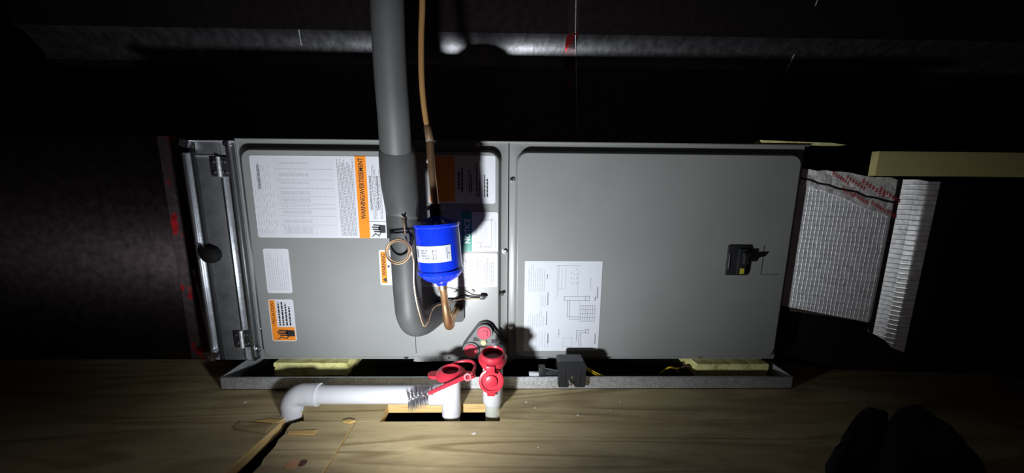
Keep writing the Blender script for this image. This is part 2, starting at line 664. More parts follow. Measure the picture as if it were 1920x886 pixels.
def plank(poly, mat, z=0.0, th=TH):
    pts = [(p.x, p.y) for p in poly]
    n = len(pts)
    vs_ = [(x, y, z) for x, y in pts] + [(x, y, z - th) for x, y in pts]
    fs = [list(range(n)), list(range(n, 2 * n))[::-1]] + [[i, (i + 1) % n, n + (i + 1) % n, n + i] for i in range(n)]
    return mesh('plank', vs_, fs, [mat, 'cut_wood'], floor, fmats=[0, 0] + [1] * n, smooth=0)


ys = fl(700, 789).y                       # the long seam between rear and front sheets
V = Vector
hl, hr, hb = fl(728, 757), fl(938, 757), fl(830, 757).y
rear = [V((-3, 2.4, 0)), V((-3, ys, 0)), V((fl(541, 788).x - 0.012, ys, 0)), V((fl(541, 775).x, fl(541, 772).y, 0)), V((fl(568, 772).x, fl(568, 772).y, 0)), V((fl(572, 788).x, ys, 0)),
        V((fl(712, 789).x, ys, 0)), V((hl.x, hb, 0)), V((hr.x, hb, 0)), V((fl(937, 789).x, ys, 0)), V((3, ys, 0)), V((3, 2.4, 0))]
plank(rear, 'plywood')
yf = -1.6
e = 0.0012


def along(p, q, y):
    t = (y - p.y) / (q.y - p.y)
    return V((p.x + (q.x - p.x) * t, y, 0))


gl0, gl1 = fl(529, 789), fl(420, 886)      # left lip of the gap
gr0, gr1 = fl(548, 795), fl(479, 886)      # right lip of the gap
plank([V((-3, ys - e, 0)), V((-3, yf, 0)), along(gl0, gl1, yf), along(gl0, gl1, ys - e)], 'plywood_patch')
sm0, sm1 = fl(665, 792), fl(606, 886)
jag = []
for k in range(9):
    p = gr0.lerp(gr1, k / 8)
    jag.append(V((p.x + random.uniform(-0.003, 0.003), p.y, 0)))
plank([V((gr0.x + 0.012, ys - e, 0))] + jag + [along(gr0, gr1, yf), along(sm0, sm1, yf), along(sm0, sm1, ys - e)], 'plywood_front', z=0.0015)
g2 = V((0.0016, 0, 0))
plank([along(sm0, sm1, ys - e) + g2, along(sm0, sm1, yf) + g2, V((3, yf, 0)), V((3, ys - e, 0))], 'plywood_front', z=0.0)

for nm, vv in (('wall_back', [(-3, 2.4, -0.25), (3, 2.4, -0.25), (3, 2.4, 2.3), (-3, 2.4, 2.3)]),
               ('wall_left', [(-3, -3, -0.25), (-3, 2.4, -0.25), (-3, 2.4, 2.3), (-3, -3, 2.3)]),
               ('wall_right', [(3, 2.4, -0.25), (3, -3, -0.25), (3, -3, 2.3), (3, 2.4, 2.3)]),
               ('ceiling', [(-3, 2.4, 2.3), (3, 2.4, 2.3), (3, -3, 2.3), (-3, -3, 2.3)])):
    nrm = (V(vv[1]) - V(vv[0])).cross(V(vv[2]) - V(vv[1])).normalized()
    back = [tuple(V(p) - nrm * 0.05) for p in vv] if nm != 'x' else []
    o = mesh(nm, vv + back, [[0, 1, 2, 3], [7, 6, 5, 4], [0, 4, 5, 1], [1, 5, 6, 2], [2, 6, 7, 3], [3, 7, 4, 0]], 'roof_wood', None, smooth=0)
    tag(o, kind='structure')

# ================================================================ AIR HANDLER
UX0, UX1, UZ0, UZ1 = -0.5117, 0.5843, 0.0304, 0.4749
UM = at(953, 470).x
DEP = 0.014
ah = thing('air_handler', (0.03, 0.27, UZ0), 'long grey horizontal air handler with two embossed panels and many stickers', 'air handler')
box('cabinet', UX0 + 0.001, UX1 - 0.003, 0.012, 0.53, UZ0 + 0.001, UZ1 - 0.001, 'grey_body', ah, 0.001)
coil = emboss('coil_panel', UX0, UM - 0.001, UZ0, UZ1, (0.018, 0.019, 0.013, 0.019), DEP, 'grey_paint', ah)
blow = emboss('blower_panel', UM + 0.001, UX1 - 0.004, UZ0, UZ1, (0.017, 0.015, 0.013, 0.019), DEP, 'grey_paint', ah)
box('top_rail', UX0, UX1 + 0.004, -0.0025, 0.012, UZ1, UZ1 + 0.0035, 'grey_paint', ah, 0.0008)
YF = -DEP - 0.0003
for px, py, y in ((961, 337, 0), (947, 470, 0), (461, 330, 0), (493, 617, 0), (957, 612, 0), (898, 270, 0), (843, 668, 0), (762, 667, 0), (886, 545, YF), (1310, 667, 0)):
    screw(px, py, y, ah)
pa, pb = at(779, 628, YF), at(779, 661, YF)
box('seam', pa.x - 0.0006, pa.x + 0.0006, YF - 0.0003, YF + 0.001, pb.z, pa.z, 'dark_seam', ah)
pa, pb = at(781, 660, 0), at(866, 674, 0)
prism('bottom_tab', [(pa.x, pa.z), (pb.x, pa.z), (pb.x, pb.z), (pa.x + 0.004, pb.z - 0.002), (pa.x - 0.006, pb.z - 0.001)], 'y', -0.004, 0.0, 'grey_paint', ah)
pa = at(940, 548, 0)
prism('latch_tab', [(pa.x - 0.004, pa.z - 0.003), (pa.x + 0.005, pa.z - 0.002), (pa.x + 0.003, pa.z + 0.004), (pa.x - 0.002, pa.z + 0.002)], 'y', -0.012, 0.0, 'dark_seam', ah)

# ---- stickers
YS = YF
YP = YF - 0.0007      # print plane
FR = 'label_white'
# 1 rating plate and shock warning
lb, (x0, x1, z0, z1) = sheet('rating_label', [(466, 290), (738, 294), (752, 447), (485, 444)], YS, FR, ah)
tag(lb, 'large white rating and shock-warning sticker')
sx = lambda px, py=370: at(px, py, YS).x
oa, ob = sx(674), sx(696)
box('orange_band', sx(670), sx(690), YP - 0.0001, YP + 0.0004, z0, z1, 'label_orange', lb)
oa, ob = sx(670), sx(690)
lettering('lettering', 'WARNING/AVERTISSEMENT', (oa + ob) / 2, z0 + 0.57 * (z1 - z0) + 0.006, YP - 0.0004, 0.74 * (z1 - z0), 0.0092, 'ink', lb, bold=0.012)
H = z1 - z0
lettering('lettering', 'HAZARDOUS VOLTAGE', sx(696), z0 + 0.56 * H, YP, 0.42 * H, 0.0042, 'ink', lb, bold=0.01)
lettering('lettering', 'TENSION DANGEREUSE', sx(709), z0 + 0.56 * H, YP, 0.42 * H, 0.0042, 'ink', lb, bold=0.01)
pr = paragraph(sx(699.5), sx(706), z0 + 0.24 * H, z1 - 0.06 * H, 0.0026, 0.4)
pr += paragraph(sx(712.5), sx(718), z0 + 0.24 * H, z1 - 0.06 * H, 0.0026, 0.4)
pr += paragraph(sx(636), sx(667), z0 + 0.03 * H, z1 - 0.03 * H, 0.0026, 0.42, ragged=0.12)
quads('fine_print', pr, YP, 'ink_soft', lb, 'stuff')
quads('rule', [(ob, sx(722), z0 + 0.205 * H, z0 + 0.212 * H)], YP, 'ink_soft', lb)
box('black_edge', sx(722), sx(731.5), YP - 0.0001, YP + 0.0004, z0, z1, 'black_plastic', lb)
# ratings table: many fine rows with grey blocks of figures
tb = []
for (a, b_) in ((0.90, 0.92), (0.755, 0.79), (0.665, 0.685), (0.53, 0.575), (0.44, 0.49), (0.385, 0.40), (0.30, 0.335), (0.185, 0.225), (0.05, 0.14)):
    tb += paragraph(sx(528), sx(583), z0 + a * H, z0 + b_ * H, 0.0022, 0.45, (0.002, 0.006), 0.0008, 0.0)
quads('table_figures', tb, YP, 'ink_faint', lb, 'stuff')
tl = [(sx(522), sx(628), z0 + t * H - 0.0002, z0 + t * H + 0.0002) for t in (0.84, 0.71, 0.61, 0.51, 0.42, 0.36, 0.27, 0.16)]
x = sx(520)
while x < sx(630):
    tl.append((x, x + 0.00035, z0 + 0.03 * H, z1 - 0.03 * H))
    x += 0.0026
quads('table_rules', tl, YP + 0.0001, 'ink_faint', lb, 'stuff')
quads('heading_print', paragraph(sx(476), sx(518), z0 + 0.05 * H, z0 + 0.95 * H, 0.0048, 0.2, (0.004, 0.014), 0.008, 0.4), YP, 'ink_faint', lb, 'stuff')
bc = []
z = z0 + 0.60 * H
while z < z0 + 0.89 * H:
    w = random.choice((0.0006, 0.0011, 0.0016))
    bc.append((sx(487), sx(492.5), z, z + w))
    z += w + random.choice((0.0006, 0.001))
quads('barcode', bc, YP, 'ink_soft', lb, 'stuff')


def shock_mark(parent, cx, cz, w, h, y, mat='ink'):
    """hand and spark pictogram, lying on its side as printed"""
    vs_, fs = [], []

    def q(pts):
        i = len(vs_)
        vs_.extend([(cx + a * w, y, cz + b_ * h) for a, b_ in pts])
        fs.append(list(range(i, i + len(pts))))
    q([(0.5, -0.2), (0.5, 0.32), (0.12, 0.36), (0.0, 0.1), (0.18, -0.22)])          # cuff and palm
    for k in range(4):
        zz = 0.36 - k * 0.15
        q([(0.14, zz), (-0.42 + abs(k - 1.3) * 0.09, zz + 0.03), (-0.45 + abs(k - 1.3) * 0.09, zz - 0.06), (0.14, zz - 0.09)])
    q([(-0.45, -0.48), (-0.2, -0.22), (-0.16, -0.28), (-0.4, -0.5)])
    q([(-0.2, -0.22), (0.05, -0.38), (0.04, -0.46), (-0.18, -0.3)])
    q([(0.05, -0.38), (0.15, -0.14), (0.2, -0.17), (0.08, -0.46)])
    return mesh('hand_pictogram', vs_, fs, mat, parent, smooth=0)


shock_mark(lb, (ob + sx(722)) / 2, z0 + 0.105 * H, sx(722) - ob - 0.004, 0.18 * H, YP)

# 2 plain white compliance sticker
lb, (x0, x1, z0, z1) = sheet('compliance_label', [(493, 466), (540, 465), (549, 549), (502, 549)], YS, FR, ah)
tag(lb, 'small white sticker with faint blue-grey print')
quads('fine_print', paragraph(x0 + 0.005, x1 - 0.004, z0 + 0.006, z1 - 0.006, 0.0042, 0.28, (0.003, 0.009), 0.002, 0.5), YP, 'ink_faint', lb, 'stuff')

# 3 orange caution sticker
lb, (x0, x1, z0, z1) = sheet('caution_label', [(502, 562), (548, 559), (558, 638), (512, 640)], YS, FR, ah)
tag(lb, 'white and orange caution sticker with a hand pictogram')
W, H = x1 - x0, z1 - z0
box('orange_band', x0 + 0.002, x0 + 0.27 * W, YP - 0.0001, YP + 0.0004, z0 + 0.002, z1 - 0.002, 'label_orange', lb)
box('orange_band', x0 + 0.27 * W, x1 - 0.002, YP - 0.0001, YP + 0.0004, z0 + 0.002, z0 + 0.34 * H, 'label_orange', lb)
lettering('lettering', '! PRECAUCION !', x0 + 0.15 * W, z0 + 0.67 * H, YP - 0.0004, 0.58 * H, 0.006, 'ink', lb, bold=0.008)
for k, L in enumerate((0.55, 0.57, 0.52, 0.45)):
    quads('fine_print', paragraph(x0 + (0.36 + 0.14 * k) * W, x0 + (0.46 + 0.14 * k) * W, z0 + 0.38 * H, z0 + (0.38 + L) * H, 0.0075, 0.42, (0.003, 0.008), 0.0012, 0.0), YP, 'ink', lb, 'stuff')
shock_mark(lb, x0 + 0.56 * W, z0 + 0.18 * H, 0.78 * W, 0.27 * H, YP - 0.0005)

# 4 small warning tag behind the suction line
lb, (x0, x1, z0, z1) = sheet('warning_label', [(710, 468), (748, 468), (752, 534), (714, 534)], YS, FR, ah)
tag(lb, 'small white and orange warning sticker half hidden by the thick pipe')
W, H = x1 - x0, z1 - z0
box('orange_band', x0 + 0.003, x0 + 0.014, YP - 0.0001, YP + 0.0004, z0 + 0.004, z1 - 0.004, 'label_orange', lb)
lettering('lettering', 'WARNING', x0 + 0.0085, z0 + 0.58 * H, YP - 0.0004, 0.62 * H, 0.0075, 'ink', lb, bold=0.012)
mesh('warning_triangle', [(x0 + 0.013, YP - 0.0004, z0 + 0.006), (x0 + 0.013, YP - 0.0004, z0 + 0.016), (x0 + 0.0045, YP - 0.0004, z0 + 0.011)], [[0, 1, 2]], 'ink', lb, smooth=0)
p = at(729, 499, YS)
lathe('eyelet', (p.x, YS - 0.0004, p.z), (0, -1, 0), [(0.0022, 0), (0.0022, 0.0006)], 'ink', lb, seg=12)

# 5 upper right sticker
lb, (x0, x1, z0, z1) = sheet('dealer_label', [(800, 291), (928, 291), (930, 381), (803, 381)], YS, FR, ah)
tag(lb, 'white and orange sticker behind the copper line')
W, H = x1 - x0, z1 - z0
box('orange_band', x0 + 0.004, x0 + 0.4 * W, YP - 0.0001, YP + 0.0004, z0 + 0.003, z1 - 0.003, 'label_orange', lb)
tx = []
for f, a, b_, hgt in ((0.445, 0.3, 0.68, 0.0036), (0.495, 0.25, 0.75, 0.0036), (0.605, 0.25, 0.7, 0.0022), (0.635, 0.22, 0.62, 0.0022), (0.715, 0.15, 0.85, 0.0022), (0.75, 0.15, 0.5, 0.0022), (0.83, 0.14, 0.6, 0.0022), (0.87, 0.14, 0.52, 0.0026)):
    tx += paragraph(x0 + f * W, x0 + f * W + hgt * 1.02, z0 + a * H, z0 + b_ * H, hgt, 1.0, (0.003, 0.009), 0.0011, 0.0)
quads('fine_print', tx, YP, 'ink', lb, 'stuff')
quads('rule', [(x0 + f * W, x0 + f * W + 0.0005, z0 + 0.003, z1 - 0.003) for f in (0.57, 0.68, 0.8)], YP, 'ink_faint', lb)

# 6 NOTICE
lb, (x0, x1, z0, z1) = sheet('notice_label', [(866, 397), (934, 397), (934, 471), (867, 471)], YS, FR, ah)
tag(lb, 'green and white notice sticker')
W, H = x1 - x0, z1 - z0
box('green_band', x0, x0 + 0.27 * W, YP - 0.0001, YP + 0.0004, z0, z1, 'label_green', lb)
lettering('lettering', 'NOTICE', x0 + 0.145 * W, z0 + 0.52 * H, YP - 0.0004, 0.62 * H, 0.0108, 'ink_white', lb, bold=0.02)
px_ = lambda f: x0 + f * W
pz_ = lambda f: z0 + f * H
quads('sketch', polyline([(px_(0.42), pz_(0.8), px_(0.86), pz_(0.8)), (px_(0.82), pz_(0.15), px_(0.82), pz_(0.84)), (px_(0.5), pz_(0.12), px_(0.82), pz_(0.12)), (px_(0.5), pz_(0.12), px_(0.5), pz_(0.2)), (px_(0.42), pz_(0.22), px_(0.6), pz_(0.22))], 0.0007), YP, 'ink_soft', lb)
quads('fine_print', paragraph(px_(0.36), px_(0.4), pz_(0.1), pz_(0.9), 0.002, 0.4) + paragraph(px_(0.88), px_(0.96), pz_(0.1), pz_(0.9), 0.0022, 0.4) + paragraph(px_(0.5), px_(0.72), pz_(0.3), pz_(0.74), 0.0026, 0.3), YP, 'ink_faint', lb, 'stuff')

# 7 lower white sticker behind the filter drier
lb, (x0, x1, z0, z1) = sheet('instruction_label', [(786, 474), (933, 474), (932, 538), (788, 536)], YS, FR, ah)
tag(lb, 'white instruction sticker behind the blue cylinder')
W, H = x1 - x0, z1 - z0
box('orange_band', sx(817, 520), sx(828, 520), YP - 0.0001, YP + 0.0004, z0 + 0.004, z1 - 0.004, 'label_orange', lb)
quads('fine_print', paragraph(sx(789, 510), sx(815, 510), z0 + 0.004, z1 - 0.004, 0.003, 0.45, ragged=0.1) + paragraph(sx(866, 510), sx(928, 510), z0 + 0.006, z1 - 0.006, 0.0034, 0.36, ragged=0.35), YP, 'ink_soft', lb, 'stuff')

# 8 wiring diagram sheet
lb, (x0, x1, z0, z1) = sheet('wiring_diagram', [(985, 488), (1130, 490), (1121, 658), (981, 656)], YS, 'paper_white', ah, r=0.0006)
tag(lb, 'white paper wiring diagram stuck on the right panel')
W, H = x1 - x0, z1 - z0
px_ = lambda f: x0 + f * W
pz_ = lambda f: z1 - f * H
L = polyline([(px_(a), pz_(b_), px_(c), pz_(d)) for a, b_, c, d in (
    (0.52, 0.385, 0.80, 0.385), (0.52, 0.425, 0.80, 0.425), (0.52, 0.385, 0.52, 0.425), (0.565, 0.43, 0.565, 0.6), (0.595, 0.43, 0.595, 0.6),
    (0.80, 0.38, 0.85, 0.38), (0.80, 0.43, 0.85, 0.43), (0.80, 0.38, 0.80, 0.43), (0.85, 0.38, 0.85, 0.43), (0.56, 0.61, 0.74, 0.61), (0.59, 0.635, 0.74, 0.635),
    (0.70, 0.765, 0.82, 0.765), (0.70, 0.765, 0.70, 0.88), (0.735, 0.79, 0.735, 0.94), (0.76, 0.79, 0.76, 0.95), (0.735, 0.79, 0.82, 0.79), (0.82, 0.755, 0.86, 0.755), (0.82, 0.795, 0.86, 0.795), (0.82, 0.755, 0.82, 0.795), (0.86, 0.755, 0.86, 0.795))], 0.0008)
for k in range(7):
    L += polyline([(px_(0.74 + 0.19 * k / 6), pz_(0.485), px_(0.74 + 0.19 * k / 6), pz_(0.66))], 0.0006)
for k in range(5):
    L += polyline([(px_(0.74), pz_(0.485 + 0.175 * k / 4), px_(0.93), pz_(0.485 + 0.175 * k / 4))], 0.0006)
L += [(px_(0.848), px_(0.862), pz_(0.19 + 0.022 * k) - 0.0011, pz_(0.19 + 0.022 * k)) for k in range(6)]
L += [(px_(0.455), px_(0.47), pz_(0.755 + 0.014 * k) - 0.0012, pz_(0.755 + 0.014 * k)) for k in range(6)]
quads('wiring_lines', L, YP, 'ink_soft', lb, 'stuff')
L = polyline([(px_(a), pz_(b_), px_(c), pz_(d)) for a, b_, c, d in (
    (0.42, 0.05, 0.42, 0.4), (0.44, 0.05, 0.44, 0.38), (0.42, 0.05, 0.72, 0.05), (0.69, 0.1, 0.69, 0.38), (0.48, 0.08, 0.48, 0.3), (0.53, 0.06, 0.53, 0.3), (0.44, 0.3, 0.53, 0.3), (0.52, 0.85, 0.64, 0.85), (0.52, 0.95, 0.64, 0.95), (0.52, 0.85, 0.52, 0.95), (0.64, 0.85, 0.64, 0.95), (0.72, 0.43, 0.72, 0.6))], 0.0007)
L += paragraph(px_(0.05), px_(0.28), pz_(0.33), pz_(0.03), 0.0044, 0.3, (0.003, 0.01), 0.0016, 0.3)
L += paragraph(px_(0.21), px_(0.29), pz_(0.5), pz_(0.33), 0.0044, 0.3, (0.003, 0.008), 0.0016, 0.3)
L += paragraph(px_(0.05), px_(0.28), pz_(0.72), pz_(0.52), 0.0044, 0.3, (0.003, 0.01), 0.0016, 0.5)
L += paragraph(px_(0.16), px_(0.33), pz_(0.96), pz_(0.75), 0.006, 0.2, (0.004, 0.012), 0.0016, 0.2)
L += paragraph(px_(0.6), px_(0.7), pz_(0.25), pz_(0.05), 0.005, 0.3, (0.002, 0.005), 0.006, 0.3)
quads('fine_print', L, YP, 'ink_faint', lb, 'stuff')
L = []
for a, b_, c in ((0.285, 0.14, 0.19), (0.30, 0.335, 0.48), (0.29, 0.55, 0.7), (0.315, 0.8, 0.91), (0.945, 0.28, 0.4), (0.945, 0.8, 0.92), (0.92, 0.38, 0.43), (0.06, 0.8, 0.86)):
    L += paragraph(px_(a), px_(a) + 0.0021, pz_(c), pz_(b_), 0.002, 1.0, (0.002, 0.006), 0.0008, 0.0)
quads('heading_print', L, YP, 'ink_soft', lb, 'stuff')

# ---- breaker and knock-out on the blower panel
q0, q1 = at(1366, 459, YF), at(1399, 515, YF)
fr = box('breaker', at(1363, 480, YF).x, q1.x, YF - 0.004, YF + 0.002, q1.z, q0.z, 'black_plastic', ah, 0.0015)
tag(fr, 'black circuit breaker with toggle')
bx0, bx1 = at(1380, 480, YF).x, at(1397, 480, YF).x
box('breaker_body', bx0, bx1, YF - 0.009, YF - 0.004, q1.z + 0.004, q0.z - 0.006, 'black_plastic', fr, 0.0015)
tp = at(1390, 483, YF)
prism('toggle', [(tp.x - 0.004, tp.z + 0.012), (tp.x + 0.005, tp.z + 0.012), (tp.x + 0.006, tp.z - 0.008), (tp.x - 0.003, tp.z - 0.010)], 'y', YF - 0.016, YF - 0.009, 'black_plastic', fr)
prism('toggle', [(tp.x + 0.003, tp.z + 0.0055), (tp.x + 0.026, tp.z + 0.0065), (tp.x + 0.020, tp.z - 0.003), (tp.x + 0.003, tp.z - 0.004)], 'y', YF - 0.016, YF - 0.010, 'black_rubber', fr)
tp = at(1385, 506, YF)
box('rating_tag', tp.x - 0.004, tp.x + 0.004, YF - 0.0096, YF - 0.009, tp.z - 0.005, tp.z + 0.006, 'yellow_tag', fr)
tp = at(1365, 488, YF)
box('clip', tp.x - 0.001, tp.x + 0.0012, YF - 0.0052, YF - 0.004, tp.z - 0.016, tp.z + 0.014, 'screw_metal', fr)
tp = at(1387, 475, YF)
box('clip', tp.x - 0.003, tp.x + 0.003, YF - 0.0168, YF - 0.016, tp.z - 0.001, tp.z + 0.001, 'screw_metal', fr)
k0, k1 = at(1431, 459, YF), at(1462, 514, YF)
xk0, xk1 = at(1430, 487, YF).x, at(1464, 487, YF).x
for (a, b_, c, d) in ((xk0 - 0.0005, xk0 + 0.0005, k1.z, k0.z), (xk0, xk1, k1.z - 0.0005, k1.z + 0.0005)):
    box('knockout_groove', a, b_, YF - 0.0002, YF + 0.001, c, d, 'dark_seam', ah)

# ---- grommet where the pipes enter
p = at(846, 578, YF)
prism('pipe_grommet', rrect(p.x - 0.031, p.x + 0.027, p.z - 0.026, p.z + 0.022, 0.009), 'y', YF - 0.007, YF + 0.001, 'grey_rubber', ah)

# ---- triangular drain boss with red plugs
YD = YF - 0.016
ct, cl, cr = at(908, 622, YD), at(883, 655, YD), at(936, 657, YD)


def round_tri(cs, r, n=8):
    pts = []
    c0 = sum((Vector((c.x, c.z)) for c in cs), Vector((0, 0))) / 3
    for i, c in enumerate(cs):
        pr_, nx = cs[i - 1], cs[(i + 1) % 3]
        a0 = math.atan2(c.z - pr_.z, c.x - pr_.x) - math.pi / 2
        a1 = math.atan2(nx.z - c.z, nx.x - c.x) - math.pi / 2
        while a1 < a0:
            a1 += 2 * math.pi
        for k in range(n + 1):
            a = a0 + (a1 - a0) * k / n
            pts.append((c.x + r * math.cos(a), c.z + r * math.sin(a)))
    return pts


boss = prism('drain_boss', round_tri([ct, cl, cr], 0.0185), 'y', YD + 0.006, YF + 0.001, 'black_plastic', ah)
tag(boss, 'black triangular drain boss with red plugs')
prism('boss_face', round_tri([ct, cl, cr], 0.0155), 'y', YD + 0.002, YD + 0.006, 'clear_grey_plastic', boss)
for c in (ct, cl):
    lathe('plug_ring', (c.x, YD + 0.002, c.z), (0, -1, 0), [(0.0165, 0), (0.0165, 0.006), (0.0138, 0.006), (0.0138, 0.003)], 'clear_grey_plastic', boss)
    pl = lathe('drain_plug', (c.x, YD + 0.002, c.z), (0, -1, 0), [(0.0135, 0), (0.0135, 0.007), (0.0122, 0.0085)], 'red_plug', boss)
    pl['label'] = 'red drain plug'
for (a, b_) in ((893, 636), (927, 640)):
    c = at(a, b_, YD)
    box('boss_pocket', c.x - 0.006, c.x + 0.006, YD + 0.0012, YD + 0.003, c.z - 0.004, c.z + 0.004, 'ink', boss)
c = at(907, 641, YD)
lathe('test_port', (c.x, YD + 0.002, c.z), (0, -1, 0), [(0.0058, 0), (0.0058, 0.005), (0.004, 0.007)], 'yellow_foam', boss, seg=14)
lathe('drain_nipple', (cr.x - 0.004, YD + 0.002, cr.z), (-0.1, -1, -0.05), [(0.016, 0), (0.016, 0.01), (0.0145, 0.011), (0.016, 0.014), (0.0145, 0.017), (0.016, 0.02), (0.0145, 0.023), (0.0145, 0.07)], 'pvc', boss, seg=20)
pl_rects = []
for c in (ct, cl):
    yy = YD + 0.002 - 0.0087
    pl_rects += [(c.x - 0.004, c.x + 0.007, c.z + 0.0048, c.z + 0.0062), (c.x + 0.0056, c.x + 0.007, c.z - 0.006, c.z + 0.0062)]
for q_ in pl_rects:
    quads('plug_slot', [q_], YD + 0.002 - 0.0087, 'red_dark', boss)

# ================================================================ FILTER RACK
RX0 = (at(349, 270).x + at(401, 668).x) / 2
rk = thing('filter_rack', ((RX0 + UX0) / 2, 0.2, UZ0), 'galvanized filter rack with hinged door beside the grey air handler', 'filter rack')
box('housing', RX0 + 0.001, UX0 - 0.001, 0.006, 0.5, UZ0 + 0.002, UZ1 - 0.002, 'grey_body', rk)


def yat(px, py=470):
    return at(px, py, 0).x


zt = UZ1 - 0.004
zbm = UZ0
xa = RX0
box('side_channel', xa, xa + 0.006, -0.011, 0.008, zbm, zt - 0.02, 'zinc_edge', rk, 0.002)
box('side_channel', xa + 0.006, xa + 0.016, -0.004, 0.006, zbm, zt - 0.02, 'galvanised', rk, 0.001)
box('side_channel', xa + 0.016, xa + 0.022, -0.008, 0.006, zbm + 0.002, zt - 0.02, 'hinge_black', rk, 0.001)
xd1 = UX0 - 0.030
door = box('door', xa + 0.022, xd1, -0.004, 0.006, zbm, zt, 'door_sheet', rk, 0.001)
box('door_fold', xa + 0.022, xd1 - 0.003, -0.0055, -0.004, zt - 0.028, zt - 0.024, 'galvanised', door, 0.0005)
box('header', xa, UX0 - 0.002, -0.006, 0.006, zt, UZ1 - 0.001, 'galvanised', rk, 0.0008)
box('hinge_channel', xd1 + 0.002, UX0 - 0.012, -0.003, 0.006, zbm, zt, 'galvanised', rk, 0.0008)
box('edge_bead', xd1 - 0.0005, xd1 + 0.003, -0.006, 0.0, zbm + 0.002, zt - 0.03, 'zinc_edge', rk, 0.001)
box('edge_bead', UX0 - 0.012, UX0 - 0.006, -0.010, 0.006, zbm, zt + 0.002, 'zinc_edge', rk, 0.002)
for pz in (at(425, 313).z, at(469, 632).z):
    xc = xd1 + 0.001
    hg = box('hinge', xc - 0.016, xc + 0.016, -0.0085, -0.004, pz - 0.018, pz + 0.018, 'hinge_black', rk, 0.0006)
    lathe('hinge_knuckle', (xc, -0.0085, pz - 0.0185), (0, 0, 1), [(0.0038, 0), (0.0038, 0.0115), (0.0033, 0.012), (0.0038, 0.0125), (0.0038, 0.024), (0.0033, 0.0245), (0.0038, 0.025), (0.0038, 0.037)], 'galvanised', hg, seg=12)
    for dx in (-0.0105, 0.0105):
        for dz in (-0.010, 0.010):
            lathe('screw', (xc + dx, -0.0085, pz + dz), (0, -1, 0), [(0.0034, 0), (0.003, 0.0016), (0.0015, 0.0024)], 'screw_metal', hg, seg=10)
p = at(397, 477, -0.012)
lathe('door_knob', (p.x, -0.004, p.z), (0.05, -1, 0), [(0.013, 0), (0.016, 0.004), (0.0165, 0.012), (0.014, 0.018), (0.008, 0.021)], 'black_rubber', door, sx=1.0)
for px, py in ((423, 268), (430, 271), (478, 667), (484, 655)):
    screw(px, py, -0.003, rk, 0.0045)
for px, py, dz in ((343, 268, 0.004), (352, 270, -0.002), (396, 668, 0), (405, 664, 0.004)):
    c = at(px, py, -0.008)
    prism('bent_tab', [(c.x - 0.006, c.z - 0.004), (c.x + 0.002, c.z - 0.007), (c.x + 0.006, c.z + 0.005), (c.x - 0.001, c.z + 0.004 + dz)], 'y', -0.012, -0.002, 'zinc_edge', rk)
# ================================================================ RETURN PLENUM (left, foil-faced)
YR = 0.05


def uvface(name, x0, x1, y, z0, z1, mat, parent, th=0.003, nx=1):
    P = [(x0, y, z0), (x1, y, z0), (x1, y, z1), (x0, y, z1)]
    vs_ = P + [(a, b_ + th, c) for a, b_, c in P]
    uv = [(a, c) for a, b_, c in P] * 2
    return mesh(name, vs_, [[0, 1, 2, 3], [7, 6, 5, 4], [0, 4, 5, 1], [1, 5, 6, 2], [2, 6, 7, 3], [3, 7, 4, 0]], mat, parent, uvs=uv, smooth=0)


PX0, PX1 = -1.75, RX0 - 0.002
PZ1 = at(200, 250, YR).z
rp = thing('return_plenum', ((PX0 + PX1) / 2, 0.3, 0), 'dark foil-faced duct box standing on the plywood beside the filter rack', 'duct')
box('duct_core', PX0 + 0.002, PX1 - 0.001, YR + 0.003, 0.55, 0.001, PZ1 - 0.002, 'dark_brown', rp)
uvface('front_facing', PX0, PX1, YR, 0.001, PZ1, 'foil_side', rp)
xt = at(318, 400, YR).x
uvface('foil_tape', xt, PX1, YR - 0.0012, 0.004, PZ1 - 0.004, 'foil_side_tape', rp, th=0.0012)
box('top_edge', PX0, PX1, YR - 0.002, YR + 0.02, PZ1 - 0.004, PZ1, 'foil_side', rp, 0.001)
a, b_ = at(363, 505, YR - 0.012), at(399, 668, YR - 0.012)
vs_, uv, fs = [], [], []
for k in range(13):
    p = a.lerp(b_, k / 12)
    w = 0.0045 + random.uniform(-0.0012, 0.0012)
    for s in (-1, 1):
        for yy in (0, 0.004):
            vs_.append((p.x + s * w / 2 + random.uniform(-0.0008, 0.0008), p.y + yy + abs(s) * 0.0, p.z))
            uv.append((p.x + s * w / 2, p.z))
for k in range(12):
    i = k * 4
    for q in ((0, 2), (2, 3), (3, 1), (1, 0)):
        fs.append([i + q[0], i + q[1], i + 4 + q[1], i + 4 + q[0]])
fs += [[0, 1, 3, 2], [48, 50, 51, 49]]
mesh('tape_edge', vs_, fs, 'foil_flake', rp, uvs=uv)

# ================================================================ SUPPLY PLENUM (right, foil-faced)
sp = thing('supply_plenum', (0.95, 0.25, 0), 'foil-faced duct with red-printed tape seams flaring out beside the grey unit', 'duct')
ZB = 0.10


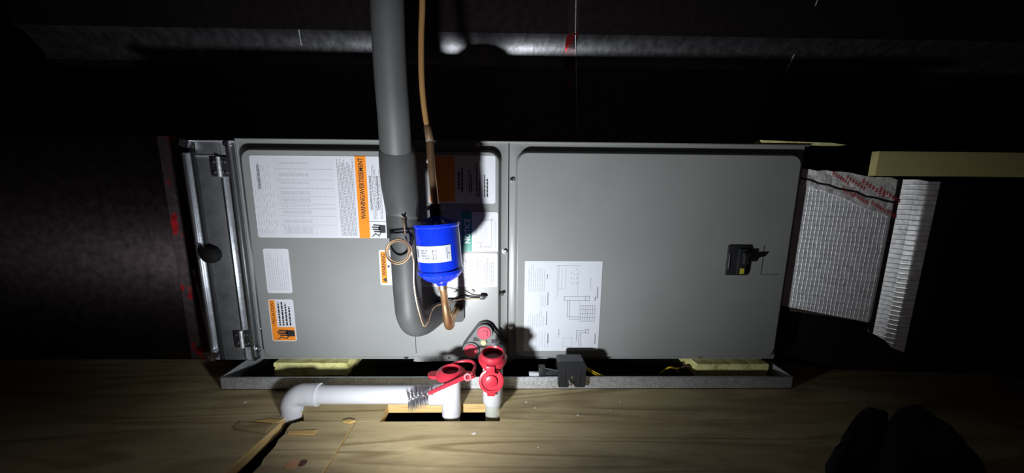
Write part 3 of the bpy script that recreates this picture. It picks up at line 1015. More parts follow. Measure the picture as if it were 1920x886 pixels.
def strip_face(name, pts, mat, parent, th=0.004, cols=1, jitter=0.0):
    """pts: list of (x, y, zbot, ztop) along the wall; foil sheet with thickness going back"""
    vs_, uv, fs = [], [], []
    u = 0
    fine = []
    for i in range(len(pts) - 1):
        for k in range(cols):
            t = k / cols
            fine.append([pts[i][j] + (pts[i + 1][j] - pts[i][j]) * t for j in range(4)])
    fine.append(list(pts[-1]))
    pv = None
    for x, y, zb_, zt_ in fine:
        if pv is not None:
            u += math.hypot(x - pv[0], y - pv[1])
        pv = (x, y)
        j = random.uniform(-jitter, jitter)
        vs_ += [(x, y, zb_ + j), (x, y, zt_ + j), (x, y + th, zb_ + j), (x, y + th, zt_ + j)]
        uv += [(u, zb_), (u, zt_)] * 2
    n = len(fine)
    for i in range(n - 1):
        a = i * 4
        c = a + 4
        fs += [[a, c, c + 1, a + 1], [a + 2, a + 3, c + 3, c + 2], [a + 1, c + 1, c + 3, a + 3], [a, a + 2, c + 2, c]]
    fs += [[0, 1, 3, 2], [(n - 1) * 4, (n - 1) * 4 + 2, (n - 1) * 4 + 3, (n - 1) * 4 + 1]]
    return mesh(name, vs_, fs, mat, parent, uvs=uv, smooth=60)


P0 = V((UX1 + 0.004, 0.008, 0))
P1 = V((0.7144, -0.055, 0))
P2 = V((0.7375, -0.0805, 0))
zt0, zt1 = at(1508, 318, 0.0).z, at(1706, 340, P1.y).z
zb0, zb1 = at(1485, 575, 0.0).z, at(1650, 605, P1.y).z
strip_face('scrim_face', [(P0.x, P0.y, zb0, zt0), (P1.x, P1.y, zb1, zt1)], 'foil_scrim', sp, cols=6)
n_ = V((P1.y - P0.y, -(P1.x - P0.x), 0)).normalized() * 0.0025
ta = [at(1508, 318, 0.0).z, at(1706, 340, P1.y).z]
tb_ = [at(1500, 352, 0.0).z, at(1698, 410, P1.y).z]
tape = strip_face('foil_tape', [(P0.x + n_.x, P0.y + n_.y, tb_[0] + 0.012, ta[0] + 0.004), (P1.x + n_.x, P1.y + n_.y, tb_[1], ta[1] + 0.003)], 'foil_tape', sp, th=0.0015, cols=12, jitter=0.0025)
# red printing and the dark lapped edge on the tape
dirn = (P1 - P0).normalized()
vs_, fs = [], []
LEN = (P1 - P0).length
for (t, dz, L) in ((0.42, 0.026, 0.03), (0.58, 0.022, 0.035), (0.76, 0.018, 0.04), (0.93, 0.008, 0.035), (0.52, -0.012, 0.022), (0.66, -0.022, 0.025), (0.84, -0.034, 0.025), (0.98, -0.045, 0.016)):
    c = P0.lerp(P1, t) + n_ * 1.6
    zc = (tb_[0] + ta[0]) / 2 * (1 - t) + (tb_[1] + ta[1]) / 2 * t + dz * 0.6
    for s in range(-3, 4):
        for row in (0, 1):
            a = c + dirn * (s * L / 8)
            zz = zc - s * L / 10 + row * 0.0036
            i = len(vs_)
            w, h = L / 26, 0.0013
            vs_ += [(a.x - dirn.x * w, a.y - dirn.y * w, zz - h), (a.x + dirn.x * w, a.y + dirn.y * w, zz - h), (a.x + dirn.x * w, a.y + dirn.y * w, zz + h), (a.x - dirn.x * w, a.y - dirn.y * w, zz + h)]
            fs.append([i, i + 1, i + 2, i + 3])
o = mesh('tape_print', vs_, fs, 'red_print', tape, smooth=0)
o['kind'] = 'stuff'
lap = []
for k in range(11):
    t = k / 10
    c = P0.lerp(P1, t) + n_ * 1.5
    lap.append((c.x, c.y, (ta[0] - 0.016) * (1 - t) + (tb_[1] + 0.028) * t + random.uniform(-0.002, 0.002)))
tube('tape_lap', lap, 0.0016, 'black_rubber', tape, 6)
strip_face('corner_fold', [(P1.x - 0.004, P1.y - 0.002, zb1 - 0.012, zt1 + 0.004), (P1.x + 0.001, P1.y - 0.0045, zb1 - 0.02, zt1 + 0.004)], 'foil_dark', sp, th=0.003)
mid = P1.lerp(P2, 0.55)
zc_b = at(1690, 640, mid.y).z
strip_face('ribbed_face', [(P1.x, P1.y, zb1 - 0.018, zt1 + 0.004), (mid.x + 0.002, mid.y - 0.003, zc_b + 0.004, zt1 + 0.003), (P2.x, P2.y, zc_b - 0.008, zt1), (P2.x + 0.012, P2.y - 0.007, zc_b - 0.012, zt1)], 'foil_ribbed', sp, cols=5)
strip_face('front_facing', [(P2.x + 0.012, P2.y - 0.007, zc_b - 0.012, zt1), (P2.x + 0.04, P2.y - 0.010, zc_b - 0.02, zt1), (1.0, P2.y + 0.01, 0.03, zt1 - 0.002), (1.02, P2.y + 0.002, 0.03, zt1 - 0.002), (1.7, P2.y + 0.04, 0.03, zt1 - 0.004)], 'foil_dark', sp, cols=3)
# body behind the faces
core = [(P0.x, P0.y + 0.005), (P1.x, P1.y + 0.006), (P2.x + 0.006, P2.y + 0.006), (P2.x + 0.04, P2.y + 0.008), (1.69, P2.y + 0.06), (1.69, 0.24), (P0.x, 0.26)]
prism('duct_core', core, 'z', zb1, zt1 - 0.008, 'dark_brown', sp)
core = [(P0.x + 0.02, 0.05), (P1.x + 0.02, P1.y + 0.06), (1.0, P2.y + 0.07), (1.69, P2.y + 0.09), (1.69, 0.24), (P0.x + 0.02, 0.26)]
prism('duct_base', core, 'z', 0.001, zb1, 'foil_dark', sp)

# ================================================================ TRUNK DUCT (behind and above)
YT = 0.26
TX0 = (at(65, 0, YT).x + at(113, 235, YT).x) / 2
TX1 = 2.3
tr = thing('trunk_duct', (0.4, 0.6, 0.0), 'large dark foil-wrapped trunk duct rising behind the unit', 'duct')
zA, zB_, zC = at(960, 97, YT - 0.01).z, at(960, 62, YT - 0.05).z, 1.75
prof = [(YT, 0.62), (YT, zA - 0.02), (YT - 0.003, zA), (YT - 0.012, zA + 0.015), (YT - 0.03, zB_ - 0.004)]
z_lo = 0.60
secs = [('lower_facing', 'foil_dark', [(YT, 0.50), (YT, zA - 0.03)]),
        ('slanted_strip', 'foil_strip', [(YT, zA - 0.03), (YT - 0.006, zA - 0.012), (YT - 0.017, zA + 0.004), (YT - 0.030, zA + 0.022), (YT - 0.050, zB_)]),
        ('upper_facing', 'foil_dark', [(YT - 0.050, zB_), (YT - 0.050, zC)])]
for nm, mt, pf in secs:
    vs_, uv, fs = [], [], []
    nx = 40
    for i in range(nx + 1):
        x = TX0 + (TX1 - TX0) * i / nx
        for j, (y, z) in enumerate(pf):
            inner = 0 < j < len(pf) - 1
            vs_.append((x, y + (random.uniform(-0.0006, 0.0006) if inner else 0), z))
            uv.append((x, z))
    n = len(pf)
    for i in range(nx):
        for j in range(n - 1):
            fs.append([i * n + j, (i + 1) * n + j, (i + 1) * n + j + 1, i * n + j + 1])
    mesh(nm, vs_, fs, mt, tr, uvs=uv, smooth=60)
box('duct_core', TX0, TX1, YT + 0.002, 0.95, 0.50, zC, 'dark_brown', tr)
for px0, px1, mt in ((1058, 1079, 'foil_side_tape'),):
    xa_, xb_ = at(px0, 60, YT).x, at(px1, 60, YT).x
    pf = [(YT - 0.002, 0.55), (YT - 0.002, zA - 0.03), (YT - 0.008, zA - 0.012), (YT - 0.0192, zA + 0.004), (YT - 0.0322, zA + 0.022), (YT - 0.0525, zB_), (YT - 0.0525, zC)]
    vs_ = [(x, y, z) for (y, z) in pf for x in (xa_, xb_)]
    mesh('joint_tape', vs_, [[2 * i, 2 * i + 1, 2 * i + 3, 2 * i + 2] for i in range(len(pf) - 1)], mt, tr, uvs=[(v[0], v[2]) for v in vs_], smooth=60)
for pts in ([(1080, 0), (1079, 60), (1080, 110), (1082, 240)], [(560, 55), (565, 85)], [(1533, 0), (1505, 70), (1476, 130)]):
    tube('wrap_seam', [at(a, b_, YT - 0.004 - (0.049 if b_ < 62 else 0.024 if b_ < 95 else 0)) for a, b_ in pts], 0.0012, 'foil_flake' if False else 'galvanised', tr, 6)

# ================================================================ PALE BOARD right rear, wood strip on the unit
yb_ = -0.088
bd = box('pale_board', at(1645, 305, yb_).x, 1.7, yb_, yb_ + 0.012, zt1 + 0.009, at(1760, 284, yb_).z, 'pale_board', None, 0.001)
tag(bd, 'pale yellow board lying on top of the foil-faced duct', 'board')
a, b_ = at(1424, 267, 0.006), at(1583, 268, 0.006)
st = prism('foam_strip', [(a.x, UZ1 + 0.0036), (b_.x, UZ1 + 0.0040), (b_.x - 0.03, UZ1 + 0.0075), (a.x + 0.04, UZ1 + 0.010), (a.x, UZ1 + 0.0115)], 'y', 0.001, 0.02, 'yellow_foam')
tag(st, 'thin strip of yellow foam lying along the top edge of the grey unit', 'foam strip')

# ================================================================ DRAIN PAN and FOAM BLOCKS
YPAN = -0.06
za = at(950, 707, YPAN).z
xl, xr = at(414, 720, YPAN).x, at(1485, 720, YPAN).x
pan = thing('drain_pan', ((xl + xr) / 2, 0.25, 0), 'long galvanized drain pan on the plywood under the air handler', 'drain pan')
box('front_rim', xl, xr, YPAN, YPAN + 0.0015, 0.0005, za, 'galvanised', pan)
box('rim_hem', xl, xr, YPAN - 0.001, YPAN + 0.003, za - 0.0015, za + 0.0006, 'galvanised', pan, 0.0006)
box('side_rim', xl, xl + 0.0015, YPAN, 0.58, 0.0005, za, 'galvanised', pan)
box('side_rim', xr - 0.0015, xr, YPAN, 0.58, 0.0005, za, 'galvanised', pan)
box('back_rim', xl, xr, 0.5785, 0.58, 0.0005, za, 'galvanised', pan)
box('pan_bottom', xl, xr, YPAN, 0.58, 0.0005, 0.0015, 'pan_shade', pan)  # shade behind rim and pipe is put into this colour


def foam_block(x0, x1, y0, y1, z0, z1, label):
    bm = bmesh.new()
    bmesh.ops.create_cube(bm, size=1)
    bmesh.ops.subdivide_edges(bm, edges=bm.edges[:], cuts=7, use_grid_fill=True)
    vs_ = []
    for v in bm.verts:
        j = 0.0012
        on_top = v.co.z > 0.49
        vs_.append(((x0 + x1) / 2 + v.co.x * (x1 - x0) + random.uniform(-j, j) * 2, (y0 + y1) / 2 + v.co.y * (y1 - y0) + random.uniform(-j, j), (z0 + z1) / 2 + v.co.z * (z1 - z0) + (0 if on_top or v.co.z < -0.49 else random.uniform(-j, j))))
    bm.verts.index_update()
    fs = [[v.index for v in f.verts] for f in bm.faces]
    bm.free()
    o = mesh('foam_block', vs_, fs, 'yellow_foam', None, smooth=40)
    return tag(o, label, 'foam block')


foam_block(at(514, 690, -0.015).x, at(652, 690, -0.015).x, -0.015, 0.09, 0.0016, UZ0 - 0.0002, 'yellow foam block under the air handler behind the white drain pipe')
foam_block(at(1306, 690, -0.02).x, at(1440, 690, -0.02).x, -0.02, 0.12, 0.0016, UZ0 - 0.0006, 'yellow foam block under the air handler beside the black wire loop')

# ================================================================ SUCTION LINE
YSL = -0.105


sl = thing('suction_line', at(745, 500, YSL), 'thick black foam-insulated pipe running down in front of the grey unit', 'pipe')


def S(px, py, y=YSL):
    return at(px, py, y)


def prad(wpx, y):
    return wpx * (y - CAM.y) / FPX / 2 / 1.0


tube('upper_insulation', [S(722, -150, -0.235), S(726, 0, -0.205), S(729, 80, -0.185), S(733, 150, -0.165), S(738, 215, -0.145), S(742, 279, -0.122)], [prad(54, -0.235), prad(55, -0.205), prad(55, -0.185), prad(55, -0.165), prad(55, -0.145), prad(55, -0.122)], 'pipe_foam', sl, 32, sm=5)
tube('insulation_sleeve', [S(744, 268), S(745, 283), S(746, 300), S(749, 340), S(753, 375), S(755, 399), S(755, 403)], [prad(50, YSL), prad(62, YSL), prad(65, YSL), prad(65, YSL), prad(62, YSL), prad(58, YSL), prad(54, YSL)], 'pipe_foam', sl, 32, sm=5)
lw = [S(753, 385), S(757, 430), S(760, 480), S(763, 530), S(766, 565), S(769, 588, -0.103), S(778, 604, -0.094), S(793, 604, -0.078), S(808, 596, -0.058), S(821, 587, -0.036), S(830, 581, -0.015)]
tube('lower_insulation', lw, [prad(53, YSL)] * 6 + [0.0235, 0.0225, 0.021, 0.02, 0.019], 'pipe_foam', sl, 32, sm=5)

# ================================================================ LIQUID LINE and FILTER DRIER
YLL = -0.085
ll = thing('liquid_line', at(800, 250, YLL), 'slim copper line coming down from the roof into the blue cylinder', 'pipe')
tube('coated_tube', [S(790, -120, YLL), S(792, 0, YLL), S(790, 60, YLL), S(790, 130, YLL), S(793, 180, YLL), S(798, 220, YLL), S(802, 240, YLL)], 0.0047, 'copper_dull', ll, 14, sm=5)
tube('coupling', [S(801, 236, YLL), S(802, 240, YLL), S(806, 263, YLL), S(806, 265, YLL)], [0.0055, 0.0066, 0.0066, 0.0055], 'copper', ll, 16)
tube('solder_ring', [S(805.5, 261, YLL), S(806.5, 265, YLL)], 0.0069, 'solder', ll, 16)
tube('copper_tube', [S(806, 263, YLL), S(809, 310, YLL - 0.008), S(814, 360, YLL - 0.018), S(817, 388, YLL - 0.026)], 0.0063, 'copper', ll, 16, sm=4)
p = S(800.5, 302, YLL - 0.008)
lathe('solder_blob', (p.x + 0.001, p.y, p.z - 0.004), (0.15, -0.2, 1), [(0.0005, 0), (0.0028, 0.003), (0.0026, 0.006), (0.0005, 0.009)], 'solder', ll, seg=10)

YFD = -0.127
fa, fb = S(818, 408, YFD), S(828, 522, YFD - 0.002)
ax = (fb - fa).normalized()
Lf = (fb - fa).length
rd = 0.0349
fd = thing('filter_drier', fb, 'glossy blue filter drier cylinder with a white sticker brazed to copper tubing', 'filter drier')
body = lathe('drier_body', fa, ax, [(0.006, -0.006), (0.012, -0.001), (0.022, 0.002), (rd - 0.003, 0.006), (rd + 0.0012, 0.008), (rd + 0.0016, 0.012), (rd, 0.014), (rd, 0.080), (rd + 0.0016, 0.082), (rd + 0.0018, 0.087), (rd - 0.001, 0.090),
                                    (rd * 0.8, 0.097), (rd * 0.5, 0.103), (rd * 0.28, 0.106), (0.0085, 0.110)], 'blue_enamel', fd, seg=48, smooth=25)
lathe('inlet_neck', fa - ax * 0.022, ax, [(0.0075, 0), (0.0095, 0.004), (0.0095, 0.022)], 'black_rubber', fd, seg=18)
for s in (-1, 1):
    lathe('clamp_bolt', fa - ax * 0.016 + V((s * 0.010, -0.004, 0)), (0, -1, 0), [(0.0035, 0), (0.0035, 0.004), (0.002, 0.005)], 'screw_metal', fd, seg=10)
# sticker wrapped on the cylinder
up = V((0, -1, 0))
up = (up - ax * up.dot(ax)).normalized()
sd = ax.cross(up)
if sd.x < 0:
    sd = -sd


def on_drier(ang, h, r=rd + 0.0006):
    return fa + ax * h + (up * math.cos(ang) + sd * math.sin(ang)) * r


vs_, fs = [], []
A0, A1, h0, h1 = math.radians(-62), math.radians(42), 0.040, 0.0655
na = 20
for k in range(na + 1):
    a = A0 + (A1 - A0) * k / na
    for h in (h0, h1):
        for r in (rd - 0.0003, rd + 0.0006):
            vs_.append(on_drier(a, h, r))
for k in range(na):
    i = k * 4
    for q in ((0, 1), (1, 3), (3, 2), (2, 0)):
        fs.append([i + q[0], i + q[1], i + 4 + q[1], i + 4 + q[0]])
fs += [[0, 2, 3, 1], [na * 4, na * 4 + 1, na * 4 + 3, na * 4 + 2]]
stk = mesh('drier_label', vs_, fs, 'label_white', fd, smooth=40)
stk['label'] = 'white sticker on the blue cylinder'
vs_, fs = [], []


def mark(a0, a1, h0_, h1_):
    i = len(vs_)
    for a, h in ((a0, h0_), (a1, h0_), (a1, h1_), (a0, h1_)):
        vs_.append(on_drier(math.radians(a), h, rd + 0.0009))
    fs.append([i, i + 1, i + 2, i + 3])


for a in (-55, -52, -49):
    mark(a, a + 2, 0.046, 0.058)
for k in range(7):
    for j in range(4):
        if random.random() < 0.75:
            mark(-36 + 3.4 * k, -34 + 3.4 * k, 0.0455 + 0.004 * j, 0.048 + 0.004 * j)
mark(-4, -2.6, 0.047, 0.060)
mark(-5.5, -1, 0.0465, 0.0485)
mark(-5.5, -1, 0.0585, 0.0605)
for j in range(3):
    mark(3, 5, 0.046 + 0.0055 * j, 0.049 + 0.0055 * j)
mark(30, 31.5, 0.044, 0.061)
mark(34, 37, 0.0515, 0.0535)
mesh('sticker_print', vs_, fs, 'ink_soft', stk, smooth=0)['kind'] = 'stuff'

oc = [S(828, 521, YFD - 0.002), S(831, 540, YFD), S(834, 565, -0.115), S(837, 585, -0.11), S(840, 604, -0.103), S(842, 610, -0.095), S(845, 608, -0.085), S(847, 598, -0.07), S(851, 588, -0.05), S(857, 578, -0.022), S(859, 575, -0.0145)]
tube('outlet_tube', oc, [0.0062] * 3 + [0.0072, 0.0076, 0.0078, 0.0074, 0.0068, 0.0062, 0.006, 0.006], 'copper', fd, 18, sm=5)
tube('outlet_collar', [S(828.5, 526, YFD), S(830.5, 541, YFD)], 0.0078, 'copper', fd, 18)

# ================================================================ SENSOR LEAD (coiled copper capillary)
YW = -0.137
cw = thing('sensor_lead', at(750, 470, YW), 'thin coiled copper sensor lead tied on the thick black pipe', 'sensor lead')
pts = [S(753, 407, YW + 0.003), S(757, 420, YW), S(760, 440, YW), S(764, 455, YW - 0.003), S(766, 470, YW - 0.004)]
cxp, cyp = 749, 472
for k in range(0, 27):
    a = math.radians(0 + k * 28)
    rpx = 18.5 + 7.0 * k / 26
    pts.append(S(cxp - 2 + rpx * math.cos(a), cyp + rpx * 0.98 * math.sin(a), YW - 0.004 - 0.0008 * (k % 9) / 3 - 0.0006 * k / 10))
pts += [S(775, 486, YW - 0.002), S(776, 505, YW + 0.002), S(776, 530, YW + 0.006), S(780, 560, YW + 0.007), S(786, 585, YW + 0.010), S(792, 605, YW + 0.015), S(797, 611, YW + 0.017), S(803, 602, YW + 0.022),
        S(808, 588, -0.09), S(814, 576, -0.082), S(824, 571, -0.074), S(840, 567, -0.062), S(855, 563, -0.045), S(868, 560, -0.030), S(882, 560, -0.025), S(899, 559, -0.023)]
tube('capillary', pts, 0.00125, 'copper_wire', cw, 8, sm=4)
tube('tail_end', [S(759, 407, YW + 0.003), S(757, 414, YW), S(760, 426, YW - 0.001)], 0.0012, 'copper_wire', cw, 8, sm=4)
tube('black_wire', [S(842, 566, -0.05), S(855, 557, -0.04), S(870, 553, -0.03), S(882, 557, -0.026), S(900, 557, -0.023)], 0.001, 'black_rubber', cw, 8, sm=4)
p = S(905, 557, -0.023)
box('connector', p.x - 0.006, p.x + 0.004, -0.027, -0.019, p.z - 0.0035, p.z + 0.004, 'black_plastic', cw, 0.001)
lathe('connector_end', (p.x + 0.004, -0.023, p.z), (1, -0.2, 0), [(0.003, 0), (0.003, 0.002), (0.0018, 0.003)], 'clear_grey_plastic', cw, seg=10)

# ================================================================ DRAIN PIPE (white, with tee and red cap)
YD_ = -0.115
RP = 0.0155
pz = at(700, 739, YD_).z
xe = at(572, 740, YD_).x
xt_ = at(846, 740, YD_).x
dp = thing('drain_pipe', (xt_, YD_, 0), 'white plastic drain pipe with elbow and tee lying over the plywood cutout', 'drain pipe')
tube('pipe', [V((xe + 0.012, YD_, pz)), V((xt_, YD_, pz))], RP, 'pvc', dp, 28)
# elbow
cxe = at(569, 740, YD_).x
el = [V((xe + 0.024, YD_, pz)), V((xe + 0.010, YD_, pz))]
rb = 0.0165
xc, zc = cxe, pz - rb
for k in range(0, 9):
    a = math.radians(90 + 10 * k)
    el.append(V((xc + rb * math.cos(a) - 0.002, YD_ - 0.0005 * k, zc + rb * math.sin(a))))
el.append(V((xc - rb - 0.001, YD_ - 0.006, zc - 0.012)))
el.append(V((xc - rb + 0.0005, YD_ - 0.007, zc - 0.022)))
tube('elbow', el, [0.0185, 0.0185] + [0.0182] * 9 + [0.0175, 0.0165], 'pvc', dp, 28, smooth=60)
tube('elbow_lip', [V((xe + 0.0225, YD_, pz)), V((xe + 0.0248, YD_, pz))], 0.0192, 'pvc', dp, 28)
tube('lower_pipe', [V((xc - rb + 0.001, YD_ - 0.007, zc - 0.018)), V((xc - rb + 0.003, YD_ - 0.008, -0.21))], 0.0130, 'pvc_grey', dp, 20)
# tee
ztop, zbot = at(846, 702, YD_).z, at(846, 777, YD_).z
tl0, tl1 = V((xt_, YD_, zbot)), V((xt_, YD_, ztop))
lathe('tee', tl0, (0, 0, 1), [(0.0150, 0), (0.0168, 0.002), (0.0168, 0.058), (0.0165, ztop - zbot)], 'pvc', dp, seg=32)
tube('tee_branch', [V((xt_ - 0.036, YD_, pz)), V((xt_, YD_, pz))], 0.0178, 'pvc', dp, 28)
tube('tee_drop', [V((xt_ + 0.001, YD_, zbot + 0.01)), V((xt_ + 0.001, YD_, -0.21))], 0.0138, 'pvc_grey', dp, 20)
# red cap with ears on the tee
zc_ = ztop
cap = lathe('red_cap', (xt_, YD_, zc_ - 0.001), (0, 0.0, 1), [(0.0178, -0.004), (0.0255, 0), (0.0265, 0.004), (0.024, 0.0075), (0.018, 0.0115), (0.0165, 0.0125), (0.0145, 0.0115), (0.0140, -0.002)], 'red_plastic', dp, seg=36)
cap['label'] = 'open red cap ring with two ears'
lathe('cap_bore', (xt_, YD_, zc_ + 0.002), (0, 0, 1), [(0.0142, 0), (0.0142, 0.001)], 'red_dark', cap, seg=28)
for s, L in ((-1, 0.018), (1, 0.022)):
    pts2 = []
    xo = xt_ + s * 0.022
    for k in range(9):
        a = -math.pi / 2 + math.pi * k / 8
        pts2.append((xo + s * (L - 0.008 + 0.008 * math.cos(a)), YD_ - 0.002 + 0.008 * math.sin(a)))
    poly = [(xo - s * 0.006, YD_ - 0.012)] + pts2 + [(xo - s * 0.006, YD_ + 0.008)]
    prism('cap_ear', poly, 'z', zc_ - 0.002, zc_ + 0.0035, 'red_plastic', cap)

# ================================================================ CLEANING BRUSH with red strap
e0 = at(874, 705, YD_ - 0.022)
br_a = at(803, 737, YD_ - 0.045)
br_b = at(766, 750, YD_ - 0.05)
br = thing('cleaning_brush', br_b, 'grey wire brush on a red plastic handle clipped to the red cap', 'brush')
hd = (br_a - e0)
n1 = V((0, 0, 1))
vs_, fs = [], []
hw = 0.0032
for p, w in ((e0, 0.0036), (e0.lerp(br_a, 0.3), 0.0034), (e0.lerp(br_a, 0.7), 0.0030), (br_a, 0.0026)):
    perp = hd.cross(V((0, 1, 0))).normalized() * w
    for q in (perp, -perp):
        for yy in (-0.0018, 0.0018):
            vs_.append(p + q + V((0, yy, 0)))
for k in range(3):
    i = k * 4
    for q in ((0, 1), (1, 3), (3, 2), (2, 0)):
        fs.append([i + q[0], i + q[1], i + 4 + q[1], i + 4 + q[0]])
fs += [[0, 2, 3, 1], [12, 13, 15, 14]]
hdl = mesh('handle', vs_, fs, 'red_plastic', br, smooth=30)
lathe('handle_eye', e0 + V((0.003, -0.002, 0.001)), (0, -1, 0.25), [(0.0035, 0), (0.0065, 0.0), (0.0065, 0.004), (0.0035, 0.004), (0.0035, 0)], 'red_plastic', br, seg=20)
sa = at(884, 701, YD_ - 0.012)
strap_pts = [sa, at(889, 692, YD_ + 0.002), at(890, 683, YD_ + 0.012), at(884, 677, YD_ + 0.02), at(872, 676, YD_ + 0.025), at(856, 679, YD_ + 0.024), at(845, 685, YD_ + 0.018)]
tube('strap', strap_pts, 0.0026, 'red_plastic', br, 10, sm=4)
tw = [br_a.lerp(br_b, k / 24) for k in range(25)]
axb = (br_b - br_a).normalized()
u1 = axb.orthogonal().normalized()
u2 = axb.cross(u1)
hel = [p + (u1 * math.cos(k * 1.1) + u2 * math.sin(k * 1.1)) * 0.0014 for k, p in enumerate(tw)]
tube('twisted_stem', hel, 0.0013, 'bristle_twist', br, 8)
vs_, fs = [], []
for k in range(300):
    t = k / 300
    p = br_a.lerp(br_b, 0.06 + 0.94 * t)
    turn = t * 2 * math.pi * 2.6
    for s in (0, math.pi):
        a = turn + s + random.gauss(0, 0.10)
        L = 0.0205 + random.uniform(-0.003, 0.0015)
        d = (u1 * math.cos(a) + u2 * math.sin(a)) + axb * random.gauss(0, 0.08)
        q = p + d * L
        w = axb * 0.0005
        w2 = d.cross(axb).normalized() * 0.0005
        i = len(vs_)
        vs_ += [p + w, p - w * 0.5 + w2, p - w * 0.5 - w2, q]
        fs += [[i, i + 1, i + 3], [i + 1, i + 2, i + 3], [i + 2, i, i + 3]]
bs = mesh('bristles', vs_, fs, 'bristle_metal', br, smooth=0)
bs['kind'] = 'stuff'

# ================================================================ VENT STANDPIPE with flip cap
YV = -0.112
vx = at(924, 720, YV).x
vzt = at(924, 674, YV).z
vzm = at(924, 752, YV).z
vp = thing('standpipe', (vx, YV, 0), 'upright white plastic pipe with an open red flip cap in the floor cutout', 'standpipe')
lathe('pipe', (vx, YV, vzm), (0, 0, 1), [(0.0165, 0), (0.0178, 0.002), (0.0178, vzt - vzm)], 'pvc', vp, seg=32)
tube('lower_pipe', [V((vx + 0.0005, YV, vzm + 0.01)), V((vx + 0.002, YV, -0.21))], 0.0142, 'pvc_dirty', vp, 24)
cap = lathe('red_cap', (vx, YV, vzt - 0.002), (0, -0.10, 1), [(0.0182, -0.006), (0.021, -0.006), (0.0215, -0.001), (0.0245, 0.001), (0.0255, 0.004), (0.0252, 0.008), (0.0215, 0.011), (0.0205, 0.017), (0.0185, 0.018), (0.0175, 0.016), (0.0172, 0.0)], 'red_plastic', vp, seg=40)
lathe('cap_bore', (vx, YV - 0.001, vzt + 0.005), (0, -0.10, 1), [(0.0174, 0), (0.0174, 0.001)], 'red_dark', cap, seg=28)
hz = at(921, 692, YV - 0.024)
box('cap_hinge', hz.x - 0.0085, hz.x + 0.0065, YV - 0.029, YV - 0.016, hz.z - 0.006, hz.z + 0.008, 'red_plastic', cap, 0.0015)
tube('hinge_pin', [V((hz.x - 0.009, YV - 0.027, hz.z - 0.006)), V((hz.x + 0.009, YV - 0.027, hz.z - 0.006))], 0.0024, 'red_plastic', cap, 10)
lc = at(921, 716, YV - 0.026)
ld_ = lathe('cap_lid', (lc.x, YV - 0.019, lc.z), (0, -1, 0.16), [(0.0195, 0), (0.0212, 0.001), (0.0212, 0.006), (0.0185, 0.007), (0.0165, 0.0068), (0.0160, 0.0042), (0.0105, 0.0042), (0.0100, 0.0075), (0.0085, 0.0082)], 'red_plastic', vp, seg=40)
ld_['label'] = 'open round red lid hanging down'
prism('lid_neck', [(lc.x - 0.009, lc.z + 0.016), (lc.x + 0.009, lc.z + 0.016), (lc.x + 0.006, hz.z - 0.004), (lc.x - 0.004, hz.z - 0.004)], 'y', YV - 0.026, YV - 0.021, 'red_plastic', ld_)
tz = at(920, 738, YV - 0.024).z
prism('lid_tab', [(lc.x - 0.0085, lc.z - 0.016), (lc.x + 0.0075, lc.z - 0.016), (lc.x + 0.0062, tz - 0.004), (lc.x - 0.0065, tz - 0.004)], 'y', YV - 0.0245, YV - 0.0195, 'red_plastic', ld_)

# ================================================================ FLOAT SWITCH on the pan rim
YB = YPAN - 0.016
fs_ = thing('float_switch', at(1073, 728, YB), 'black float switch clipped over the pan rim with a white tipped arm', 'float switch')
a0, a1 = at(1046, 696, YB), at(1100, 677, YB)
vt = []
poly = [(a0.x, a0.z), (a1.x, a0.z), (a1.x, a1.z - 0.009), (a1.x - 0.006, a1.z), (a0.x + 0.003, a1.z), (a0.x, a1.z - 0.003)]
prism('switch_housing', poly, 'y', YB, YB + 0.026, 'black_plastic', fs_)
c0, c1 = at(1047, 728, YB), at(1100, 695, YB)
xm = at(1073, 715, YB).x
zs = at(1073, 705, YB).z
poly = [(c0.x + 0.002, c0.z), (c0.x, c0.z + 0.003), (c0.x, c1.z), (c1.x, c1.z), (c1.x, c0.z + 0.003), (c1.x - 0.002, c0.z), (xm + 0.007, c0.z), (xm + 0.0045, c0.z + 0.004), (xm + 0.0022, zs - 0.004), (xm + 0.0016, zs), (xm - 0.0016, zs), (xm - 0.0022, zs - 0.004), (xm - 0.0045, c0.z + 0.004), (xm - 0.007, c0.z)]
prism('clip_plate', poly, 'y', YB + 0.004, YB + 0.0145, 'black_plastic', fs_)
for dx in (-0.0145, 0.0145):
    box('clip_rib', xm + dx - 0.0012, xm + dx + 0.0012, YB + 0.0025, YB + 0.004, c0.z + 0.002, c1.z, 'black_plastic', fs_, 0.0005)
c = at(1071, 719, YB)
lathe('screw', (c.x, YB + 0.004, c.z), (0, -1, 0), [(0.0052, 0), (0.0052, 0.0012), (0.0038, 0.004), (0.0015, 0.005)], 'screw_metal', fs_, seg=16)
box('slot_plate', xm - 0.002, xm + 0.002, YB + 0.006, YB + 0.0146, c0.z + 0.006, zs - 0.003, 'screw_metal', fs_)
ya = YPAN + 0.012
b0, b1 = at(1010, 687, ya), at(1022, 708, ya)
box('arm_block', b0.x, b1.x, ya - 0.006, ya + 0.010, b1.z, b0.z, 'black_plastic', fs_, 0.001)
b0, b1 = at(1020, 697, ya), at(1048, 708, ya)
box('float_arm', b0.x, b1.x + 0.004, ya - 0.004, ya + 0.008, b1.z, b0.z, 'black_plastic', fs_, 0.001)
tube('arm_rod', [at(1022, 690, ya - 0.006), at(1049, 695, ya - 0.006)], 0.0012, 'grey_rubber', fs_, 8)
w0, w1 = at(992, 702, ya), at(1010, 702, ya)
lathe('float_tip', w0, (1, 0, -0.04), [(0.0058, 0), (0.0068, 0.001), (0.0068, (w1 - w0).length)], 'pvc', fs_, seg=18)
